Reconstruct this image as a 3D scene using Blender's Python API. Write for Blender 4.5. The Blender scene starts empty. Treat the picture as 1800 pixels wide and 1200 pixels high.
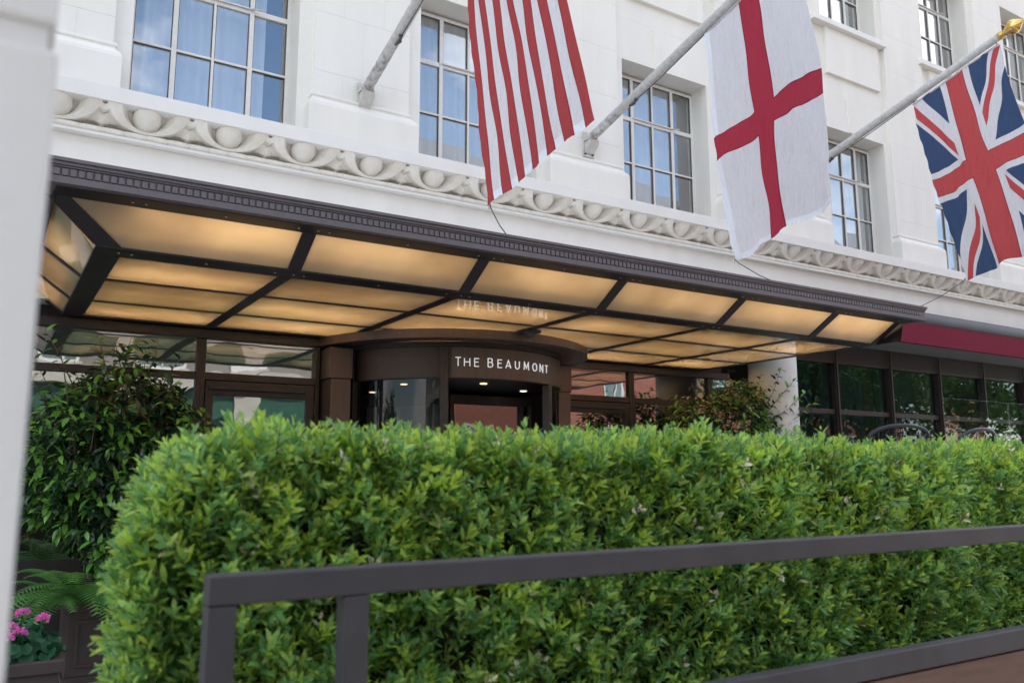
import bpy, bmesh, math, random
import numpy as np
from mathutils import Vector, Matrix

random.seed(7)
RNG = np.random.default_rng(11)
S = bpy.context.scene
COL = S.collection

# ------------------------------------------------------------------ camera, light, exposure
CAM = Vector((0.0, 0.0, 1.6))
yaw, pitch, roll = (math.radians(a) for a in (31.908, 9.047, -0.125))
fwd = Vector((math.sin(yaw) * math.cos(pitch), math.cos(yaw) * math.cos(pitch), math.sin(pitch)))
rgt = Vector((math.cos(yaw), -math.sin(yaw), 0))
upv = rgt.cross(fwd)
r2 = rgt * math.cos(roll) + upv * math.sin(roll)
u2 = -rgt * math.sin(roll) + upv * math.cos(roll)
cd = bpy.data.cameras.new('camera')
cam = bpy.data.objects.new('camera', cd)
COL.objects.link(cam)
cam.matrix_world = Matrix(((r2.x, u2.x, -fwd.x, CAM.x), (r2.y, u2.y, -fwd.y, CAM.y), (r2.z, u2.z, -fwd.z, CAM.z), (0, 0, 0, 1)))
cd.sensor_width = 36
cd.lens = 29.48
cd.clip_start = 0.05
cd.clip_end = 600
cd.dof.use_dof = True
cd.dof.focus_distance = 8.3
cd.dof.aperture_fstop = 3.8
S.camera = cam

SUN_EL, SUN_AZ = math.radians(58), math.radians(18)     # sun stands behind the hotel, a little to the right
world = bpy.data.worlds.new('World')
S.world = world
world.use_nodes = True
wn, wl = world.node_tree.nodes, world.node_tree.links
wn.clear()
sky = wn.new('ShaderNodeTexSky')
sky.sky_type = 'NISHITA'
sky.sun_disc = False
sky.sun_elevation = SUN_EL
sky.sun_rotation = SUN_AZ
sky.air_density = 1.1
sky.dust_density = 0.3
sky.ozone_density = 1.6
tc = wn.new('ShaderNodeTexCoord')
mp = wn.new('ShaderNodeMapping')
mp.inputs['Scale'].default_value = (1.0, 1.0, 1.8)
mp.inputs['Location'].default_value = (0.3, 3.4, 1.2)
cn = wn.new('ShaderNodeTexNoise')
cn.inputs['Scale'].default_value = 2.1
cn.inputs['Detail'].default_value = 7
cn.inputs['Roughness'].default_value = 0.55
cr = wn.new('ShaderNodeValToRGB')
cr.color_ramp.elements[0].position = 0.47
cr.color_ramp.elements[1].position = 0.60
cm = wn.new('ShaderNodeMixRGB')
cm.inputs['Color2'].default_value = (9.6, 9.5, 9.3, 1)
bg = wn.new('ShaderNodeBackground')
bg.inputs['Strength'].default_value = 0.12
wo = wn.new('ShaderNodeOutputWorld')
wl.new(tc.outputs['Generated'], mp.inputs['Vector'])
wl.new(mp.outputs['Vector'], cn.inputs['Vector'])
wl.new(cn.outputs['Fac'], cr.inputs['Fac'])
wl.new(cr.outputs['Color'], cm.inputs['Fac'])
wl.new(sky.outputs['Color'], cm.inputs['Color1'])
wl.new(cm.outputs['Color'], bg.inputs['Color'])
wl.new(bg.outputs['Background'], wo.inputs['Surface'])

sd = bpy.data.lights.new('sun', 'SUN')
sd.energy = 3.2
sd.angle = math.radians(0.5)
sd.color = (1.0, 0.95, 0.87)
sun = bpy.data.objects.new('sun', sd)
COL.objects.link(sun)
sdir = Vector((math.sin(SUN_AZ) * math.cos(SUN_EL), math.cos(SUN_AZ) * math.cos(SUN_EL), math.sin(SUN_EL)))
sun.rotation_euler = sdir.to_track_quat('Z', 'Y').to_euler()
sun.location = (0, 0, 60)

S.view_settings.view_transform = 'Standard'
S.view_settings.look = 'None'
S.view_settings.gamma = 1.0
S.view_settings.exposure = 1.38
S.view_settings.use_curve_mapping = False
S.render.engine = 'CYCLES'
S.cycles.use_denoising = True
S.cycles.max_bounces = 8
S.cycles.transparent_max_bounces = 12
S.cycles.sample_clamp_indirect = 6.0
S.cycles.caustics_reflective = False
S.cycles.caustics_refractive = False

# ------------------------------------------------------------------ materials
MATS = {}
def nodes_of(m):
    return m.node_tree.nodes, m.node_tree.links

def mat(name, col, rough=0.6, metal=0.0, noise=0.0, nscale=6.0, bump=0.0, bscale=40.0, spec=0.5, dark=None, stretch=None, coat=0.0):
    m = bpy.data.materials.new(name)
    m.use_nodes = True
    n, l = nodes_of(m)
    b = n['Principled BSDF']
    b.inputs['Base Color'].default_value = (*col, 1)
    b.inputs['Roughness'].default_value = rough
    b.inputs['Metallic'].default_value = metal
    b.inputs['Specular IOR Level'].default_value = spec
    b.inputs['Coat Weight'].default_value = coat
    t = n.new('ShaderNodeTexCoord')
    src = t.outputs['Object']
    if stretch:
        mpn = n.new('ShaderNodeMapping')
        mpn.inputs['Scale'].default_value = stretch
        l.new(src, mpn.inputs['Vector'])
        src = mpn.outputs['Vector']
    if noise > 0:
        x = n.new('ShaderNodeTexNoise')
        x.inputs['Scale'].default_value = nscale
        x.inputs['Detail'].default_value = 6
        l.new(src, x.inputs['Vector'])
        r = n.new('ShaderNodeValToRGB')
        r.color_ramp.elements[0].position = 0.3
        r.color_ramp.elements[1].position = 0.7
        d = dark or tuple(c * (1 - noise) for c in col)
        r.color_ramp.elements[0].color = (*d, 1)
        r.color_ramp.elements[1].color = (*[min(1, c * (1 + noise * 0.25)) for c in col], 1)
        l.new(x.outputs['Fac'], r.inputs['Fac'])
        l.new(r.outputs['Color'], b.inputs['Base Color'])
    if bump > 0:
        y = n.new('ShaderNodeTexNoise')
        y.inputs['Scale'].default_value = bscale
        y.inputs['Detail'].default_value = 4
        l.new(t.outputs['Object'], y.inputs['Vector'])
        bp = n.new('ShaderNodeBump')
        bp.inputs['Strength'].default_value = bump
        bp.inputs['Distance'].default_value = 0.01
        l.new(y.outputs['Fac'], bp.inputs['Height'])
        l.new(bp.outputs['Normal'], b.inputs['Normal'])
    MATS[name] = m
    return m

WALL = mat('white_stucco', (0.82, 0.795, 0.745), 0.75, noise=0.05, nscale=2.2, bump=0.14, bscale=60, stretch=(1.6, 1.6, 0.28))
STONE = mat('cream_stone', (0.85, 0.825, 0.765), 0.8, noise=0.12, nscale=5, bump=0.3, bscale=55, dark=(0.74, 0.69, 0.60))
LEDGE = mat('white_ledge_paint', (0.80, 0.785, 0.755), 0.55, noise=0.05, nscale=3, bump=0.08, bscale=50)
PIERM = mat('pier_render', (0.76, 0.745, 0.74), 0.7, noise=0.07, nscale=4, bump=0.1, bscale=80, stretch=(2, 2, 0.6))
BRONZE = mat('bronze_frame', (0.050, 0.037, 0.033), 0.42, metal=0.35, noise=0.2, nscale=14, bump=0.03, bscale=90)
BRONZE_L = mat('bronze_panel', (0.135, 0.098, 0.085), 0.45, metal=0.45, noise=0.18, nscale=7, stretch=(3, 3, 0.4))
FASC = mat('fascia_lead_paint', (0.145, 0.125, 0.138), 0.5, noise=0.12, nscale=20, bump=0.05, bscale=120)
BLACKF = mat('black_beam_paint', (0.022, 0.018, 0.022), 0.45, noise=0.1, nscale=10)
WHITEM = mat('white_metal_paint', (0.74, 0.72, 0.69), 0.4, noise=0.08, nscale=20)
POLE = mat('weathered_pole_paint', (0.56, 0.55, 0.54), 0.5, noise=0.25, nscale=22, bump=0.15, bscale=70)
POLESC = mat('pole_scuffed_paint', (0.55, 0.535, 0.52), 0.6, noise=0.5, nscale=16, bump=0.2, bscale=60, dark=(0.25, 0.24, 0.25))
STEEL = mat('galvanised_steel', (0.62, 0.60, 0.57), 0.45, metal=0.5, noise=0.15, nscale=18)
DARKST = mat('dark_fitting', (0.09, 0.08, 0.08), 0.5, metal=0.4)
GOLD = mat('gilt', (0.78, 0.53, 0.18), 0.22, metal=1.0, noise=0.15, nscale=20)
RAILM = mat('railing_powder_coat', (0.050, 0.046, 0.053), 0.5, noise=0.3, nscale=7, bump=0.06, bscale=110)
PLANK = mat('brown_timber_board', (0.16, 0.085, 0.06), 0.55, noise=0.3, nscale=10, stretch=(0.5, 4, 8))
SOIL = mat('potting_soil', (0.03, 0.022, 0.016), 0.95, noise=0.4, nscale=30)
PLANTER = mat('planter_paint', (0.062, 0.044, 0.042), 0.5, noise=0.12, nscale=12)
BARK = mat('bark', (0.12, 0.085, 0.06), 0.85, noise=0.35, nscale=25, bump=0.3, bscale=60)
AWNRED = mat('burgundy_canvas', (0.195, 0.022, 0.045), 0.85, spec=0.12, noise=0.1, nscale=8, bump=0.1, bscale=250)
CASS = mat('awning_cassette', (0.085, 0.08, 0.085), 0.5, noise=0.08, nscale=5)
SOFF = mat('grey_soffit', (0.30, 0.295, 0.30), 0.7, noise=0.08, nscale=3)
DARKP = mat('dark_head_panel', (0.022, 0.017, 0.018), 0.6, noise=0.1, nscale=5)
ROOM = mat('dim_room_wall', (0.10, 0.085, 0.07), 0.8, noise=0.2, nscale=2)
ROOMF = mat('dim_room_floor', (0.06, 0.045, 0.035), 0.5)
PAVE = mat('paving', (0.42, 0.40, 0.37), 0.8, noise=0.15, nscale=3, bump=0.1, bscale=30)
ASPH = mat('asphalt', (0.055, 0.055, 0.057), 0.9, noise=0.2, nscale=30, bump=0.3, bscale=120)
SLATE = mat('slate_roof', (0.10, 0.105, 0.12), 0.6, noise=0.2, nscale=12)
PALE = mat('pale_stone', (0.50, 0.47, 0.41), 0.8, noise=0.1, nscale=2)
GREYB = mat('grey_stock_brick', (0.26, 0.24, 0.21), 0.85, noise=0.3, nscale=1.2)
GREENT = mat('green_glazed_tile', (0.05, 0.125, 0.09), 0.3, noise=0.3, nscale=5)
SEAL = mat('glazing_seal', (0.09, 0.07, 0.055), 0.6)
CHAIRM = mat('chair_tube', (0.02, 0.022, 0.035), 0.4)
SHADE = mat('lampshade_linen', (0.62, 0.58, 0.48), 0.9)
CORDM = mat('wire', (0.05, 0.05, 0.055), 0.5, metal=0.5)
SILVER = mat('brushed_steel_pull', (0.7, 0.66, 0.6), 0.3, metal=1.0)
COLM = mat('column_paint', (0.77, 0.76, 0.745), 0.55, noise=0.03, nscale=2)

def brick_mat():
    m = bpy.data.materials.new('red_brick')
    m.use_nodes = True
    n, l = nodes_of(m)
    b = n['Principled BSDF']
    b.inputs['Roughness'].default_value = 0.85
    t = n.new('ShaderNodeTexCoord')
    mpn = n.new('ShaderNodeMapping')
    mpn.inputs['Rotation'].default_value = (math.radians(-90), 0, 0)
    br = n.new('ShaderNodeTexBrick')
    br.inputs['Scale'].default_value = 4.4
    br.inputs['Color1'].default_value = (0.36, 0.115, 0.07, 1)
    br.inputs['Color2'].default_value = (0.27, 0.085, 0.055, 1)
    br.inputs['Mortar'].default_value = (0.34, 0.27, 0.22, 1)
    br.inputs['Mortar Size'].default_value = 0.012
    l.new(t.outputs['Object'], mpn.inputs['Vector'])
    l.new(mpn.outputs['Vector'], br.inputs['Vector'])
    l.new(br.outputs['Color'], b.inputs['Base Color'])
    return m
BRICK = brick_mat()

def schlick(n, l, f0, mul, add):
    g = n.new('ShaderNodeNewGeometry')
    dp = n.new('ShaderNodeVectorMath'); dp.operation = 'DOT_PRODUCT'
    ab = n.new('ShaderNodeMath'); ab.operation = 'ABSOLUTE'
    om = n.new('ShaderNodeMath'); om.operation = 'SUBTRACT'; om.inputs[0].default_value = 1.0
    pw = n.new('ShaderNodeMath'); pw.operation = 'POWER'; pw.inputs[1].default_value = 5.0
    m1 = n.new('ShaderNodeMath'); m1.operation = 'MULTIPLY_ADD'; m1.inputs[1].default_value = (1 - f0) * mul; m1.inputs[2].default_value = f0 * mul + add
    m1.use_clamp = True
    l.new(g.outputs['Incoming'], dp.inputs[0]); l.new(g.outputs['Normal'], dp.inputs[1])
    l.new(dp.outputs['Value'], ab.inputs[0]); l.new(ab.outputs[0], om.inputs[1]); l.new(om.outputs[0], pw.inputs[0]); l.new(pw.outputs[0], m1.inputs[0])
    return m1.outputs[0]

def glass_mat(name, tint, boost=1.0, base=0.03, rough=0.0, wav=0.0, wscale=3.0, ior=1.5):
    m = bpy.data.materials.new(name)
    m.use_nodes = True
    n, l = nodes_of(m)
    n.clear()
    o = n.new('ShaderNodeOutputMaterial')
    mx = n.new('ShaderNodeMixShader')
    tr = n.new('ShaderNodeBsdfTransparent')
    tr.inputs['Color'].default_value = (*tint, 1)
    gl = n.new('ShaderNodeBsdfGlossy')
    gl.inputs['Roughness'].default_value = rough
    gl.inputs['Color'].default_value = (0.97, 0.98, 1.0, 1)
    l.new(schlick(n, l, 0.04, boost, base), mx.inputs['Fac'])
    l.new(tr.outputs['BSDF'], mx.inputs[1])
    l.new(gl.outputs['BSDF'], mx.inputs[2])
    l.new(mx.outputs['Shader'], o.inputs['Surface'])
    if wav > 0:
        t = n.new('ShaderNodeTexCoord')
        nz = n.new('ShaderNodeTexNoise')
        nz.inputs['Scale'].default_value = wscale
        nz.inputs['Detail'].default_value = 1.0
        bp = n.new('ShaderNodeBump')
        bp.inputs['Strength'].default_value = wav
        bp.inputs['Distance'].default_value = 0.02
        l.new(t.outputs['Object'], nz.inputs['Vector'])
        l.new(nz.outputs['Fac'], bp.inputs['Height'])
        l.new(bp.outputs['Normal'], gl.inputs['Normal'])
    return m
GLASS_UP = glass_mat('upper_window_glass', (0.97, 0.985, 0.99), 1.5, 0.15, wav=0.05, wscale=1.5)
GLASS_GF = glass_mat('door_glass', (0.5, 0.52, 0.52), 1.5, 0.26, wav=0.16, wscale=2.2)
GLASS_DK = glass_mat('restaurant_glass', (0.72, 0.78, 0.78), 1.2, 0.025, wav=0.06, wscale=1.2)
GLASS_CURVE = glass_mat('curved_door_glass', (0.42, 0.42, 0.42), 0.7, 0.0, wav=0.1, wscale=2.0)
GLASS_CLEAR = glass_mat('clear_screen_glass', (0.93, 0.96, 0.95), 1.6, 0.03)

def frosted():
    m = bpy.data.materials.new('frosted_amber_glass')
    m.use_nodes = True
    n, l = nodes_of(m)
    n.clear()
    o = n.new('ShaderNodeOutputMaterial')
    t = n.new('ShaderNodeTexCoord')
    nz = n.new('ShaderNodeTexNoise')
    nz.inputs['Scale'].default_value = 1.3
    nz.inputs['Detail'].default_value = 3
    l.new(t.outputs['Object'], nz.inputs['Vector'])
    rr = n.new('ShaderNodeValToRGB')
    rr.color_ramp.elements[0].position = 0.35
    rr.color_ramp.elements[1].position = 0.7
    rr.color_ramp.elements[0].color = (0.58, 0.50, 0.38, 1)
    rr.color_ramp.elements[1].color = (0.78, 0.70, 0.56, 1)
    l.new(nz.outputs['Fac'], rr.inputs['Fac'])
    tl = n.new('ShaderNodeBsdfTranslucent')
    df = n.new('ShaderNodeBsdfDiffuse')
    l.new(rr.outputs['Color'], tl.inputs['Color'])
    l.new(rr.outputs['Color'], df.inputs['Color'])
    mx = n.new('ShaderNodeMixShader')
    mx.inputs['Fac'].default_value = 0.35
    l.new(tl.outputs['BSDF'], mx.inputs[1])
    l.new(df.outputs['BSDF'], mx.inputs[2])
    gl = n.new('ShaderNodeBsdfGlossy')
    gl.inputs['Roughness'].default_value = 0.0
    n2 = n.new('ShaderNodeTexNoise')
    n2.inputs['Scale'].default_value = 1.6
    bp = n.new('ShaderNodeBump')
    bp.inputs['Strength'].default_value = 0.02
    bp.inputs['Distance'].default_value = 0.01
    l.new(t.outputs['Object'], n2.inputs['Vector'])
    l.new(n2.outputs['Fac'], bp.inputs['Height'])
    l.new(bp.outputs['Normal'], gl.inputs['Normal'])
    m2 = n.new('ShaderNodeMixShader')
    l.new(schlick(n, l, 0.045, 1.35, 0.0), m2.inputs['Fac'])
    l.new(mx.outputs['Shader'], m2.inputs[1])
    l.new(gl.outputs['BSDF'], m2.inputs[2])
    l.new(m2.outputs['Shader'], o.inputs['Surface'])
    return m
FROST = frosted()

def emit_mat(name, col, strength):
    m = bpy.data.materials.new(name)
    m.use_nodes = True
    b = m.node_tree.nodes['Principled BSDF']
    b.inputs['Base Color'].default_value = (*col, 1)
    b.inputs['Emission Color'].default_value = (*col, 1)
    b.inputs['Emission Strength'].default_value = strength
    return m
LETTER = emit_mat('sign_letter_added_glow', (0.88, 0.89, 0.91), 0.19)  # faint glow added to brighten the letters and their mirror image
SPOT = emit_mat('lit_downlight', (1.0, 0.78, 0.48), 3.0)

def leafmat(name, col, rough=0.36, trans=0.35, gloss=0.6, var=0.3):
    m = bpy.data.materials.new(name)
    m.use_nodes = True
    n, l = nodes_of(m)
    b = n['Principled BSDF']
    b.inputs['Roughness'].default_value = rough
    b.inputs['Specular IOR Level'].default_value = gloss
    t = n.new('ShaderNodeTexCoord')
    nz = n.new('ShaderNodeTexNoise')
    nz.inputs['Scale'].default_value = 14
    nz.inputs['Detail'].default_value = 3
    l.new(t.outputs['Object'], nz.inputs['Vector'])
    r = n.new('ShaderNodeValToRGB')
    r.color_ramp.elements[0].position = 0.3
    r.color_ramp.elements[1].position = 0.72
    r.color_ramp.elements[0].color = (*[c * (1 - var) for c in col], 1)
    r.color_ramp.elements[1].color = (*[c * (1 + var) for c in col], 1)
    l.new(nz.outputs['Fac'], r.inputs['Fac'])
    l.new(r.outputs['Color'], b.inputs['Base Color'])
    tl = n.new('ShaderNodeBsdfTranslucent')
    hs = n.new('ShaderNodeHueSaturation')
    hs.inputs['Value'].default_value = 1.6
    l.new(r.outputs['Color'], hs.inputs['Color'])
    l.new(hs.outputs['Color'], tl.inputs['Color'])
    mx = n.new('ShaderNodeMixShader')
    mx.inputs['Fac'].default_value = trans
    o = n['Material Output']
    l.new(b.outputs['BSDF'], mx.inputs[1])
    l.new(tl.outputs['BSDF'], mx.inputs[2])
    l.new(mx.outputs['Shader'], o.inputs['Surface'])
    return m
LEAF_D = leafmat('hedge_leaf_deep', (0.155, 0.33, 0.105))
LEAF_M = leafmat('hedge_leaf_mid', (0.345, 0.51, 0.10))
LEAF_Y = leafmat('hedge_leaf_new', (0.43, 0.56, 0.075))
LEAF_T = leafmat('hedge_leaf_dead', (0.88, 0.76, 0.58), 0.7, 0.2, 0.2, 0.15)
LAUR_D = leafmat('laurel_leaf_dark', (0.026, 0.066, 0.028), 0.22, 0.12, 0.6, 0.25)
LAUR_G = leafmat('laurel_leaf_green', (0.17, 0.40, 0.06), 0.24, 0.3, 0.6, 0.25)  # brighter green painted in for the leaves that catch the light
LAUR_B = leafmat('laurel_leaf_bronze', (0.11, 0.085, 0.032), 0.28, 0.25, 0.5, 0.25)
FERNM = leafmat('fern_green', (0.125, 0.31, 0.08), 0.5, 0.35, 0.3)
GERM = leafmat('geranium_leaf', (0.03, 0.12, 0.055), 0.6, 0.2, 0.3)
PINK = leafmat('pink_petal', (0.72, 0.20, 0.52), 0.6, 0.3, 0.2, 0.25)
STEM = mat('green_twig', (0.07, 0.085, 0.03), 0.7)
CORE = mat('hedge_twigs', (0.035, 0.034, 0.018), 0.95, noise=0.4, nscale=30)
TREEM = leafmat('street_tree_leaf', (0.045, 0.11, 0.03), 0.5, 0.35, 0.3)

def cloth(name, col, trans=0.48, weave=0.06, wrinkle=True):
    m = bpy.data.materials.new(name)
    m.use_nodes = True
    n, l = nodes_of(m)
    n.clear()
    o = n.new('ShaderNodeOutputMaterial')
    t = n.new('ShaderNodeTexCoord')
    nz = n.new('ShaderNodeTexNoise')
    nz.inputs['Scale'].default_value = 90
    nz.inputs['Detail'].default_value = 3
    l.new(t.outputs['Object'], nz.inputs['Vector'])
    r = n.new('ShaderNodeValToRGB')
    r.color_ramp.elements[0].position = 0.3
    r.color_ramp.elements[1].position = 0.7
    r.color_ramp.elements[0].color = (*[c * (1 - weave) for c in col], 1)
    r.color_ramp.elements[1].color = (*[min(1, c * (1 + weave * 0.6)) for c in col], 1)
    l.new(nz.outputs['Fac'], r.inputs['Fac'])
    d = n.new('ShaderNodeBsdfDiffuse')
    tl = n.new('ShaderNodeBsdfTranslucent')
    mx = n.new('ShaderNodeMixShader')
    mx.inputs['Fac'].default_value = trans
    l.new(r.outputs['Color'], d.inputs['Color'])
    l.new(r.outputs['Color'], tl.inputs['Color'])
    if wrinkle:
        mpn = n.new('ShaderNodeMapping')
        mpn.inputs['Rotation'].default_value = (math.radians(-28), 0, 0)
        mpn.inputs['Scale'].default_value = (8, 26, 4.5)
        wz = n.new('ShaderNodeTexNoise')
        wz.inputs['Scale'].default_value = 1.0
        wz.inputs['Detail'].default_value = 3
        bp = n.new('ShaderNodeBump')
        bp.inputs['Strength'].default_value = 1.0
        bp.inputs['Distance'].default_value = 0.03
        l.new(t.outputs['Object'], mpn.inputs['Vector'])
        l.new(mpn.outputs['Vector'], wz.inputs['Vector'])
        l.new(wz.outputs['Fac'], bp.inputs['Height'])
        l.new(bp.outputs['Normal'], d.inputs['Normal'])
        l.new(bp.outputs['Normal'], tl.inputs['Normal'])
    l.new(d.outputs['BSDF'], mx.inputs[1])
    l.new(tl.outputs['BSDF'], mx.inputs[2])
    l.new(mx.outputs['Shader'], o.inputs['Surface'])
    return m
F_WHITE = cloth('flag_white', (0.74, 0.735, 0.775))
F_RED = cloth('flag_red_faded', (0.42, 0.075, 0.078))
F_CRIM = cloth('flag_crimson', (0.43, 0.05, 0.08))
F_CORAL = cloth('flag_coral_red', (0.55, 0.095, 0.10))
F_NAVY = cloth('flag_navy', (0.058, 0.095, 0.19))
SHEER = cloth('sheer_curtain', (0.92, 0.945, 0.97), 0.12, 0.03, False)
F_RED_S = cloth('flag_red_seam', (0.30, 0.035, 0.045), 0.2)
F_CRIM_S = cloth('flag_crimson_seam', (0.27, 0.016, 0.032), 0.2)
F_CORAL_S = cloth('flag_coral_seam', (0.36, 0.05, 0.055), 0.2)
F_HEM = cloth('flag_hem_doubled', (0.80, 0.82, 0.90), 0.12)
TEAL = cloth('teal_curtain', (0.095, 0.145, 0.16), 0.3, 0.2)

# ------------------------------------------------------------------ helpers
class MB:
    def __init__(s):
        s.v, s.f, s.m = [], [], []
    def add(s, vs, fs, m=0):
        o = len(s.v)
        s.v += [tuple(p) for p in vs]
        for f in fs:
            s.f.append(tuple(i + o for i in f))
            s.m.append(m)
        return s
    def box(s, x0, x1, y0, y1, z0, z1, m=0):
        return s.add([(x0, y0, z0), (x1, y0, z0), (x1, y1, z0), (x0, y1, z0), (x0, y0, z1), (x1, y0, z1), (x1, y1, z1), (x0, y1, z1)],
                     [(0, 3, 2, 1), (4, 5, 6, 7), (0, 1, 5, 4), (1, 2, 6, 5), (2, 3, 7, 6), (3, 0, 4, 7)], m)
    def hexa(s, p, m=0):            # eight corners ordered as in box()
        return s.add(p, [(0, 3, 2, 1), (4, 5, 6, 7), (0, 1, 5, 4), (1, 2, 6, 5), (2, 3, 7, 6), (3, 0, 4, 7)], m)
    def quad(s, a, b, c, d, m=0):
        return s.add([a, b, c, d], [(0, 1, 2, 3)], m)
    def tube(s, pts, r, n=8, m=0, cap=True):
        pts = [Vector(p) for p in pts]
        rs = r if isinstance(r, (list, tuple)) else [r] * len(pts)
        rings = []
        prev = None
        for i, p in enumerate(pts):
            d = (pts[min(i + 1, len(pts) - 1)] - pts[max(i - 1, 0)]).normalized()
            if prev is None:
                a = d.cross(Vector((0, 0, 1)))
                if a.length < 1e-3:
                    a = d.cross(Vector((1, 0, 0)))
            else:
                a = prev - d * prev.dot(d)
            a.normalize()
            prev = a
            b = d.cross(a)
            rings.append([p + (a * math.cos(2 * math.pi * k / n) + b * math.sin(2 * math.pi * k / n)) * rs[i] for k in range(n)])
        vs = [q for ring in rings for q in ring]
        fs = []
        for i in range(len(pts) - 1):
            for k in range(n):
                fs.append((i * n + k, i * n + (k + 1) % n, (i + 1) * n + (k + 1) % n, (i + 1) * n + k))
        if cap:
            fs.append(tuple(range(n - 1, -1, -1)))
            fs.append(tuple((len(pts) - 1) * n + k for k in range(n)))
        return s.add(vs, fs, m)
    def lathe(s, prof, n=24, m=0, c=(0, 0, 0), a0=0.0, a1=2 * math.pi):   # prof: (r, z); sweep around vertical axis
        full = abs(a1 - a0 - 2 * math.pi) < 1e-6
        k = n if full else n + 1
        vs = []
        for i in range(k):
            a = a0 + (a1 - a0) * i / n
            for r, z in prof:
                vs.append((c[0] + r * math.sin(a), c[1] - r * math.cos(a), c[2] + z))
        q = len(prof)
        fs = []
        for i in range(n):
            j = (i + 1) % k
            for t in range(q - 1):
                fs.append((i * q + t, j * q + t, j * q + t + 1, i * q + t + 1))
        return s.add(vs, fs, m)
    def build(s, name, mats, parent=None, smooth=False, bevel=0.0, loc=None, merge=False):
        me = bpy.data.meshes.new(name)
        me.from_pydata(s.v, [], s.f)
        for mm in (mats if isinstance(mats, (list, tuple)) else [mats]):
            me.materials.append(mm)
        me.polygons.foreach_set('material_index', s.m)
        if smooth:
            me.polygons.foreach_set('use_smooth', [True] * len(s.f))
        if merge:
            bm = bmesh.new()
            bm.from_mesh(me)
            bmesh.ops.remove_doubles(bm, verts=bm.verts, dist=1e-5)
            bmesh.ops.recalc_face_normals(bm, faces=bm.faces)
            bm.to_mesh(me)
            bm.free()
        me.update()
        return link(name, me, parent, bevel, loc)

def link(name, me, parent=None, bevel=0.0, loc=None, rot=None):
    o = bpy.data.objects.new(name, me)
    COL.objects.link(o)
    if loc is not None:
        o.location = loc
    if rot is not None:
        o.rotation_euler = rot
    if parent is not None:
        o.parent = parent
        o.matrix_parent_inverse = PINV[parent.name] if parent.name in PINV else Matrix.Identity(4)
    if bevel > 0:
        md = o.modifiers.new('edge_softening', 'BEVEL')
        md.width = bevel
        md.segments = 2
        md.limit_method = 'ANGLE'
    return o
PINV = {}

def thing(name, label, cat, loc=(0, 0, 0), group=None):
    o = bpy.data.objects.new(name, None)
    COL.objects.link(o)
    o.location = loc
    o.empty_display_size = 0.2
    PINV[o.name] = Matrix.Translation(-Vector(loc))
    return tag(o, label, cat, group)

def tag(o, label, cat, group=None):
    o['label'] = label
    o['category'] = cat
    if group:
        o['group'] = group
    return o

def struct(o):
    o['kind'] = 'structure'
    return o

# ------------------------------------------------------------------ ground
struct(MB().quad((-300, -300, -0.12), (300, -300, -0.12), (300, 300, -0.12), (-300, 300, -0.12)).build('ground', PAVE))
struct(MB().box(-80, 120, -9.0, -2.0, -0.119, -0.10).build('road', ASPH))
struct(MB().box(-80, 120, -1.85, 30, -0.118, 0.0).build('pavement', PAVE))
struct(MB().box(-80, 120, -12.2, -9.15, -0.118, 0.0).build('far_pavement', PAVE))
struct(MB().box(-80, 120, -2.0, -1.85, -0.118, 0.012).build('kerb', PALE, bevel=0.02))
struct(MB().box(-80, 120, -9.15, -9.0, -0.118, 0.012).build('far_kerb', PALE, bevel=0.02))
for k in range(14):
    struct(MB().box(-30 + k * 7, -27 + k * 7, -5.55, -5.45, -0.1, -0.096).build('road_marking', WHITEM))
struct(MB().box(7.4, 21, 4.6, 6.6, 0.0, 1.0).build('terrace', PAVE, bevel=0.02))

# ------------------------------------------------------------------ hotel building
hotel = thing('hotel_building', 'white hotel with ornate egg cornice, tall gridded windows and brown entrance glazing', 'hotel', (4.5, 8.85, 0))
YS, YP, YF, YG = 8.68, 8.60, 9.0, 8.85            # bay wall, pilaster face, upper window frames, ground floor glass
COLS = [(-2.27, -0.58), (0.91, 2.60), (4.10, 5.78), (7.26, 8.92), (11.72, 13.33), (14.80, 16.45), (17.84, 19.5), (21.0, 22.6)]
PILS = [(-0.42, 0.74), (2.76, 3.92), (5.95, 7.11), (9.09, 11.41), (13.42, 14.60), (16.57, 17.70), (19.65, 20.85)]
X0, X1 = -6.0, 26.0
ROWS = [(5.2, 7.48), (9.41, 11.61)]
TOP = 14.8
xs = sorted(set([X0, X1] + [a for c in COLS for a in c]))
zs = sorted(set([4.3, TOP] + [a for r in ROWS for a in r]))
w = MB()
def is_open(xa, xb, za, zb):
    xm, zm = (xa + xb) / 2, (za + zb) / 2
    return any(a < xm < b for a, b in COLS) and any(a < zm < b for a, b in ROWS)
for i in range(len(xs) - 1):
    for j in range(len(zs) - 1):
        if not is_open(xs[i], xs[i + 1], zs[j], zs[j + 1]):
            w.quad((xs[i], YS, zs[j]), (xs[i + 1], YS, zs[j]), (xs[i + 1], YS, zs[j + 1]), (xs[i], YS, zs[j + 1]))
YR = 9.12
for a, b in COLS:
    for c, d in ROWS:
        w.quad((a, YS, c), (a, YS, d), (a, YR, d), (a, YR, c))
        w.quad((b, YS, c), (b, YR, c), (b, YR, d), (b, YS, d))
        w.quad((a, YS, d), (b, YS, d), (b, YR, d), (a, YR, d))
        w.quad((a, YS, c), (a, YR, c), (b, YR, c), (b, YS, c))
# shell: sides, back, roof
w.box(X0, X0 + 0.3, YS + 0.001, 22, 0, TOP)
w.box(X1 - 0.3, X1, YS + 0.001, 22, 0, TOP)
w.box(X0 + 0.3, X1 - 0.3, 21.7, 22, 0, TOP)
w.box(X0, X1, YS - 0.3, 22, TOP + 0.001, TOP + 0.3)

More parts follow.
